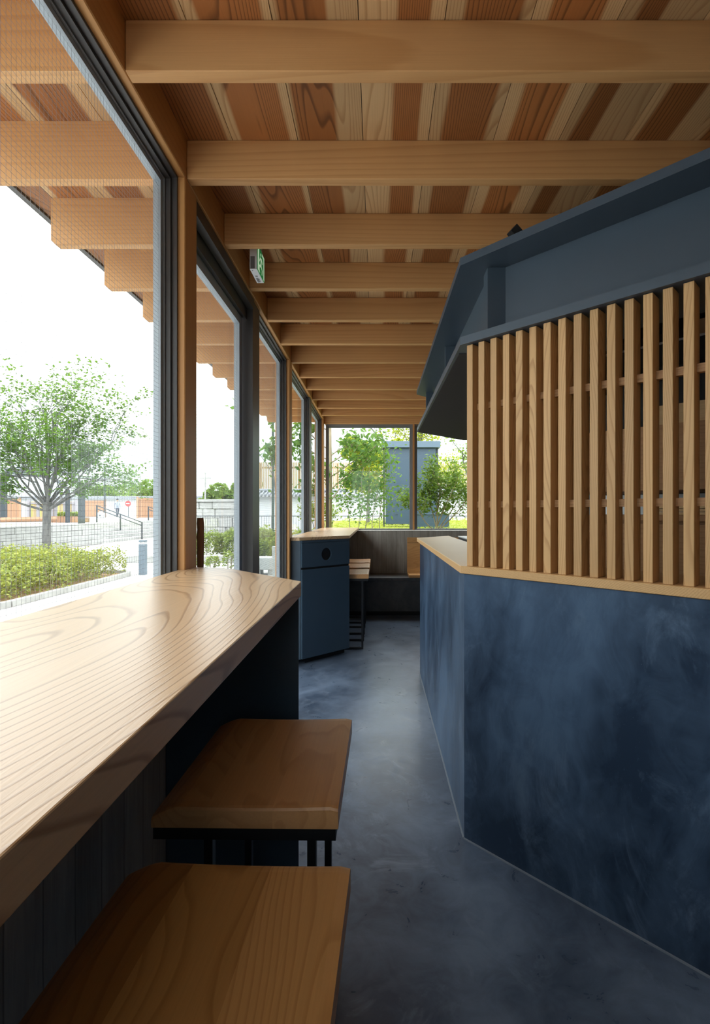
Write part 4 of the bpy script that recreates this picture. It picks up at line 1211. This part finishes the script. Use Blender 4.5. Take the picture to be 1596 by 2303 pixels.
# grass blades on the bank
r_ = np.random.RandomState(17)
gp_ = np.stack([r_.uniform(-1.0, 4.5, 9000), 7.45 + 8 * r_.uniform(0, 1, 9000) ** 1.6, np.zeros(9000)], 1)
gp_[:, 2] = 0.90 + (gp_[:, 1] - 7.35) / 8.15 * 0.18 + 0.03
leaf_mesh('grass', gp_, 0.10, 'leaf_yellow', 18, bk, up=0.0, aspect=0.10)

up_ = thing('utility_pole', 'pale utility pole with crossarms far beyond the door', 'pole', (-12.6, 41, -0.03))
MB().tube([(-12.6, 36, -0.03), (-12.6, 36, 4.2)], 0.06, 8).build('mast', 'stone_pale', up_)
MB().box(-13.0, -12.2, 35.97, 36.03, 3.75, 3.82).build('crossarm', 'stone_pale', up_)
up2 = thing('lamp_mast', 'thin dark mast rising right of the maple crown', 'pole', (-23.5, 42, 0.8))
MB().tube([(-23.3, 42, 0.8), (-23.3, 42, 5.2)], 0.06, 8).build('mast', 'railsteel', up2)
MB().box(-23.35, -22.7, 41.97, 42.03, 5.1, 5.2).build('arm', 'railsteel', up2)

# terrace: fences, shelter, planter, sign, person
def picket(name, label, x0, x1, y, z0, h, mats, w=0.12):
    t = thing(name, label, 'fence', ((x0 + x1) / 2, y, z0))
    i = 0; xx = x0
    groups_ = {}
    while xx < x1:
        groups_.setdefault(mats[(i * 7) % len(mats)], MB()).box(xx, xx + w - 0.012, y, y + 0.03, z0 + 0.05, z0 + h)
        xx += w; i += 1
    for m_, mb_ in groups_.items():
        mb_.build('pickets', m_, t, kind='stuff')
    box('top_rail', mats[0], (x0, x1, y - 0.035, y - 0.001, z0 + h - 0.16, z0 + h - 0.05), t)
    n = max(2, int((x1 - x0) / 1.3) + 1)
    for k in range(n):
        xx = x0 + (x1 - x0) * k / (n - 1)
        box('post', mats[0], (xx - 0.07, xx + 0.07, y - 0.10, y - 0.036, z0, z0 + h + 0.12), t)
    return t
picket('picket_fence', 'tan picket fence right of the shelter post', -26.9, -24.9, 45, 0.8, 1.55, ['fence_wood'])
picket('picket_fence', 'tan picket fence behind the far handrail', -19.0, -16.0, 39, 0.8, 1.60, ['fence_wood'])
picket('picket_fence', 'tan picket fence at the left edge behind the shelter', -33.5, -29.8, 41, 0.8, 1.6, ['fence_wood'])
picket('painted_fence', 'weathered purple and yellow board fence under the shelter', -23.4, -20.2, 33, 0.80, 1.2, ['purple', 'bamboo', 'yellowp', 'purple', 'bamboo'])
lg = MB().tube([(-18.0, 20.6, 0.90), (-16.2, 21.6, 0.96), (-14.6, 22.4, 0.98)], [0.10, 0.11, 0.11], 8).build('timber_log', 'fence_wood')
tag(lg, 'long brown log lying at the edge of the dry lawn', 'log')
pb = thing('timber_planter', 'low tan timber planter box beside the shelter post', 'planter', (-14.5, 23.4, 0.8))
for k in range(11):
    box('board', 'fence_wood', (-15.6 + k * 0.13, -15.48 + k * 0.13, 23.2, 23.24, 0.80, 1.10), pb)
box('soil', 'soil', (-15.6, -14.18, 23.245, 24.2, 0.80, 1.04), pb)
hedge('planter_plants', 'low green plants growing in the tan timber planter', 'plant', [(-15.25 + i * 0.29, 23.75, 0.18, 0.25, 0.26) for i in range(4)], 900, 0.10, 'leaf_hedge2', 55, (-14.8, 23.75, 1.042), z0=1.042)

sh = thing('shelter', 'dark grey steel shelter frame with a gently arched roof', 'shelter', (-15.5, 22, 0.8))
YS0, YS1 = 20.0, 25.5
for (xx, yy, zt) in ((-12.05, 20.0, 2.45), (-19.9, 26.2, 3.42)):
    box('post', 'railsteel', (xx - 0.09, xx + 0.09, yy - 0.09, yy + 0.09, 0.8, zt), sh)
prof_ = [(0, 2.45), (.04, 2.60), (.10, 2.85), (.18, 3.05), (.30, 3.20), (.45, 3.32), (.60, 3.40), (.80, 3.44), (1, 3.46)]
arch = [(-12.05 - 7.85 * t, 20.0 + 6.2 * t, z) for t, z in prof_]
MB().tube(arch, 0.09, 6).build('arch_beam', 'railsteel', sh)
back = [(a_[0] - 2.2, a_[1] + 2.6, a_[2] - 0.12) for a_ in arch]
MB().tube(back, 0.08, 6).build('rear_beam', 'railsteel', sh)
mb = MB(); vs = arch[4:] + back[4:]; n = len(arch) - 4
mb.add([(v[0], v[1], v[2] + 0.10) for v in vs] + [(v[0], v[1], v[2] + 0.15) for v in vs], [(i, i + 1, n + i + 1, n + i) for i in range(n - 1)] + [(2 * n + i, 3 * n + i, 3 * n + i + 1, 2 * n + i + 1) for i in range(n - 1)])
mb.build('roof_sheet', 'bollard', sh)
for (xx, yy, zt) in ((-14.25, 22.6, 2.33), (-22.1, 28.8, 3.3)):
    box('rear_post', 'railsteel', (xx - 0.07, xx + 0.07, yy - 0.07, yy + 0.07, 0.8, zt), sh)

st = thing('round_sign', 'small red and white round sign on a post on the terrace', 'sign', (-22.3, 44, 0.8))
MB().tube([(-22.3, 44, 0.8), (-22.3, 44, 2.35)], 0.03, 6).build('post', 'railsteel', st)
MB().tube([(-22.3, 43.93, 2.05), (-22.3, 43.96, 2.05)], 0.26, 20).build('disc', 'red', st)
MB().box(-22.46, -22.14, 43.90, 43.929, 2.01, 2.09).build('bar', 'white', st)
sb = thing('stone_marker', 'small white carved stone marker on the terrace', 'stone', (-23.0, 41, 0.8))
MB().box(-23.35, -22.75, 40.8, 41.1, 0.8, 1.25).build('block', 'plaster_white', sb, bevel=0.08, seg=3)
MB().box(-23.12, -22.98, 40.78, 40.799, 0.98, 1.06).build('niche', 'railsteel', sb)
MB().box(-23.2, -22.9, 40.9, 41.0, 1.2505, 1.36).build('cap', 'plaster_white', sb, bevel=0.03)

# walking person far off on the terrace (one skinned figure)
def person():
    t = NT('person_clothes')
    s = t.n('ShaderNodeSeparateXYZ'); t.set(s.inputs[0], t.coord('Object'))
    col = t.ramp(t.math('DIVIDE', s.outputs[2], 1.7), [(0.0, (0.05, 0.05, 0.06)), (0.045, (0.05, 0.05, 0.06)), (0.05, (0.045, 0.05, 0.07)), (0.50, (0.05, 0.055, 0.08)), (0.51, (0.26, 0.29, 0.36)), (0.85, (0.26, 0.29, 0.36)), (0.86, (0.52, 0.36, 0.27)), (1.0, (0.52, 0.36, 0.27))])
    mat = t.bsdf(col, 0.85)
    V = [((0, 0, .92), .13), ((0, 0, 1.12), .135), ((0, 0, 1.34), .15), ((0, 0, 1.46), .055), ((0, -.02, 1.55), .085), ((0, -.03, 1.64), .085),
         ((-.10, 0, .86), .085), ((-.11, -.14, .48), .06), ((-.11, -.10, .08), .045), ((-.11, -.22, .035), .035),
         ((.10, 0, .86), .085), ((.11, .06, .48), .06), ((.11, .24, .10), .045), ((.11, .14, .035), .035),
         ((-.19, 0, 1.36), .06), ((-.24, .08, 1.10), .045), ((-.23, .0, .86), .035), ((-.23, -.03, .76), .03),
         ((.19, 0, 1.36), .06), ((.24, -.03, 1.10), .045), ((.22, -.16, .90), .035), ((.22, -.20, .82), .03)]
    E = [(0, 1), (1, 2), (2, 3), (3, 4), (4, 5), (0, 6), (6, 7), (7, 8), (8, 9), (0, 10), (10, 11), (11, 12), (12, 13), (2, 14), (14, 15), (15, 16), (16, 17), (2, 18), (18, 19), (19, 20), (20, 21)]
    me = bpy.data.meshes.new('person'); me.from_pydata([v for v, _ in V], E, [])
    o = bpy.data.objects.new('person', me); COL.objects.link(o)
    md = o.modifiers.new('skin', 'SKIN')
    for i, (v, r_) in enumerate(V):
        me.skin_vertices[0].data[i].radius = (r_, r_ * (.75 if i in (0, 1, 2) else 1))
    me.skin_vertices[0].data[0].use_root = True
    o.modifiers.new('sub', 'SUBSURF').levels = 1
    o.modifiers['sub'].render_levels = 2
    me.materials.append(mat)
    o.location = (-23.55, 44.5, 0.80); o.rotation_euler = (0, 0, 0.9)
    tag(o, 'person in grey-blue top and dark trousers walking on the terrace', 'person')
    hb = MB(); vs = []
    for j in range(6):
        ph = PI * 0.62 * j / 5
        for k in range(10):
            a = 2 * PI * k / 10
            vs.append((0.10 * math.sin(ph) * math.cos(a), -0.02 + 0.105 * math.sin(ph) * math.sin(a) + 0.012, 1.615 + 0.115 * math.cos(ph)))
    hb.add(vs, [(j * 10 + k, j * 10 + (k + 1) % 10, (j + 1) * 10 + (k + 1) % 10, (j + 1) * 10 + k) for j in range(5) for k in range(10)])
    h = hb.build('hair', 'black', None, origin=(0, 0, 0)); h.parent = o; h.location = (0, 0, 0)
person()
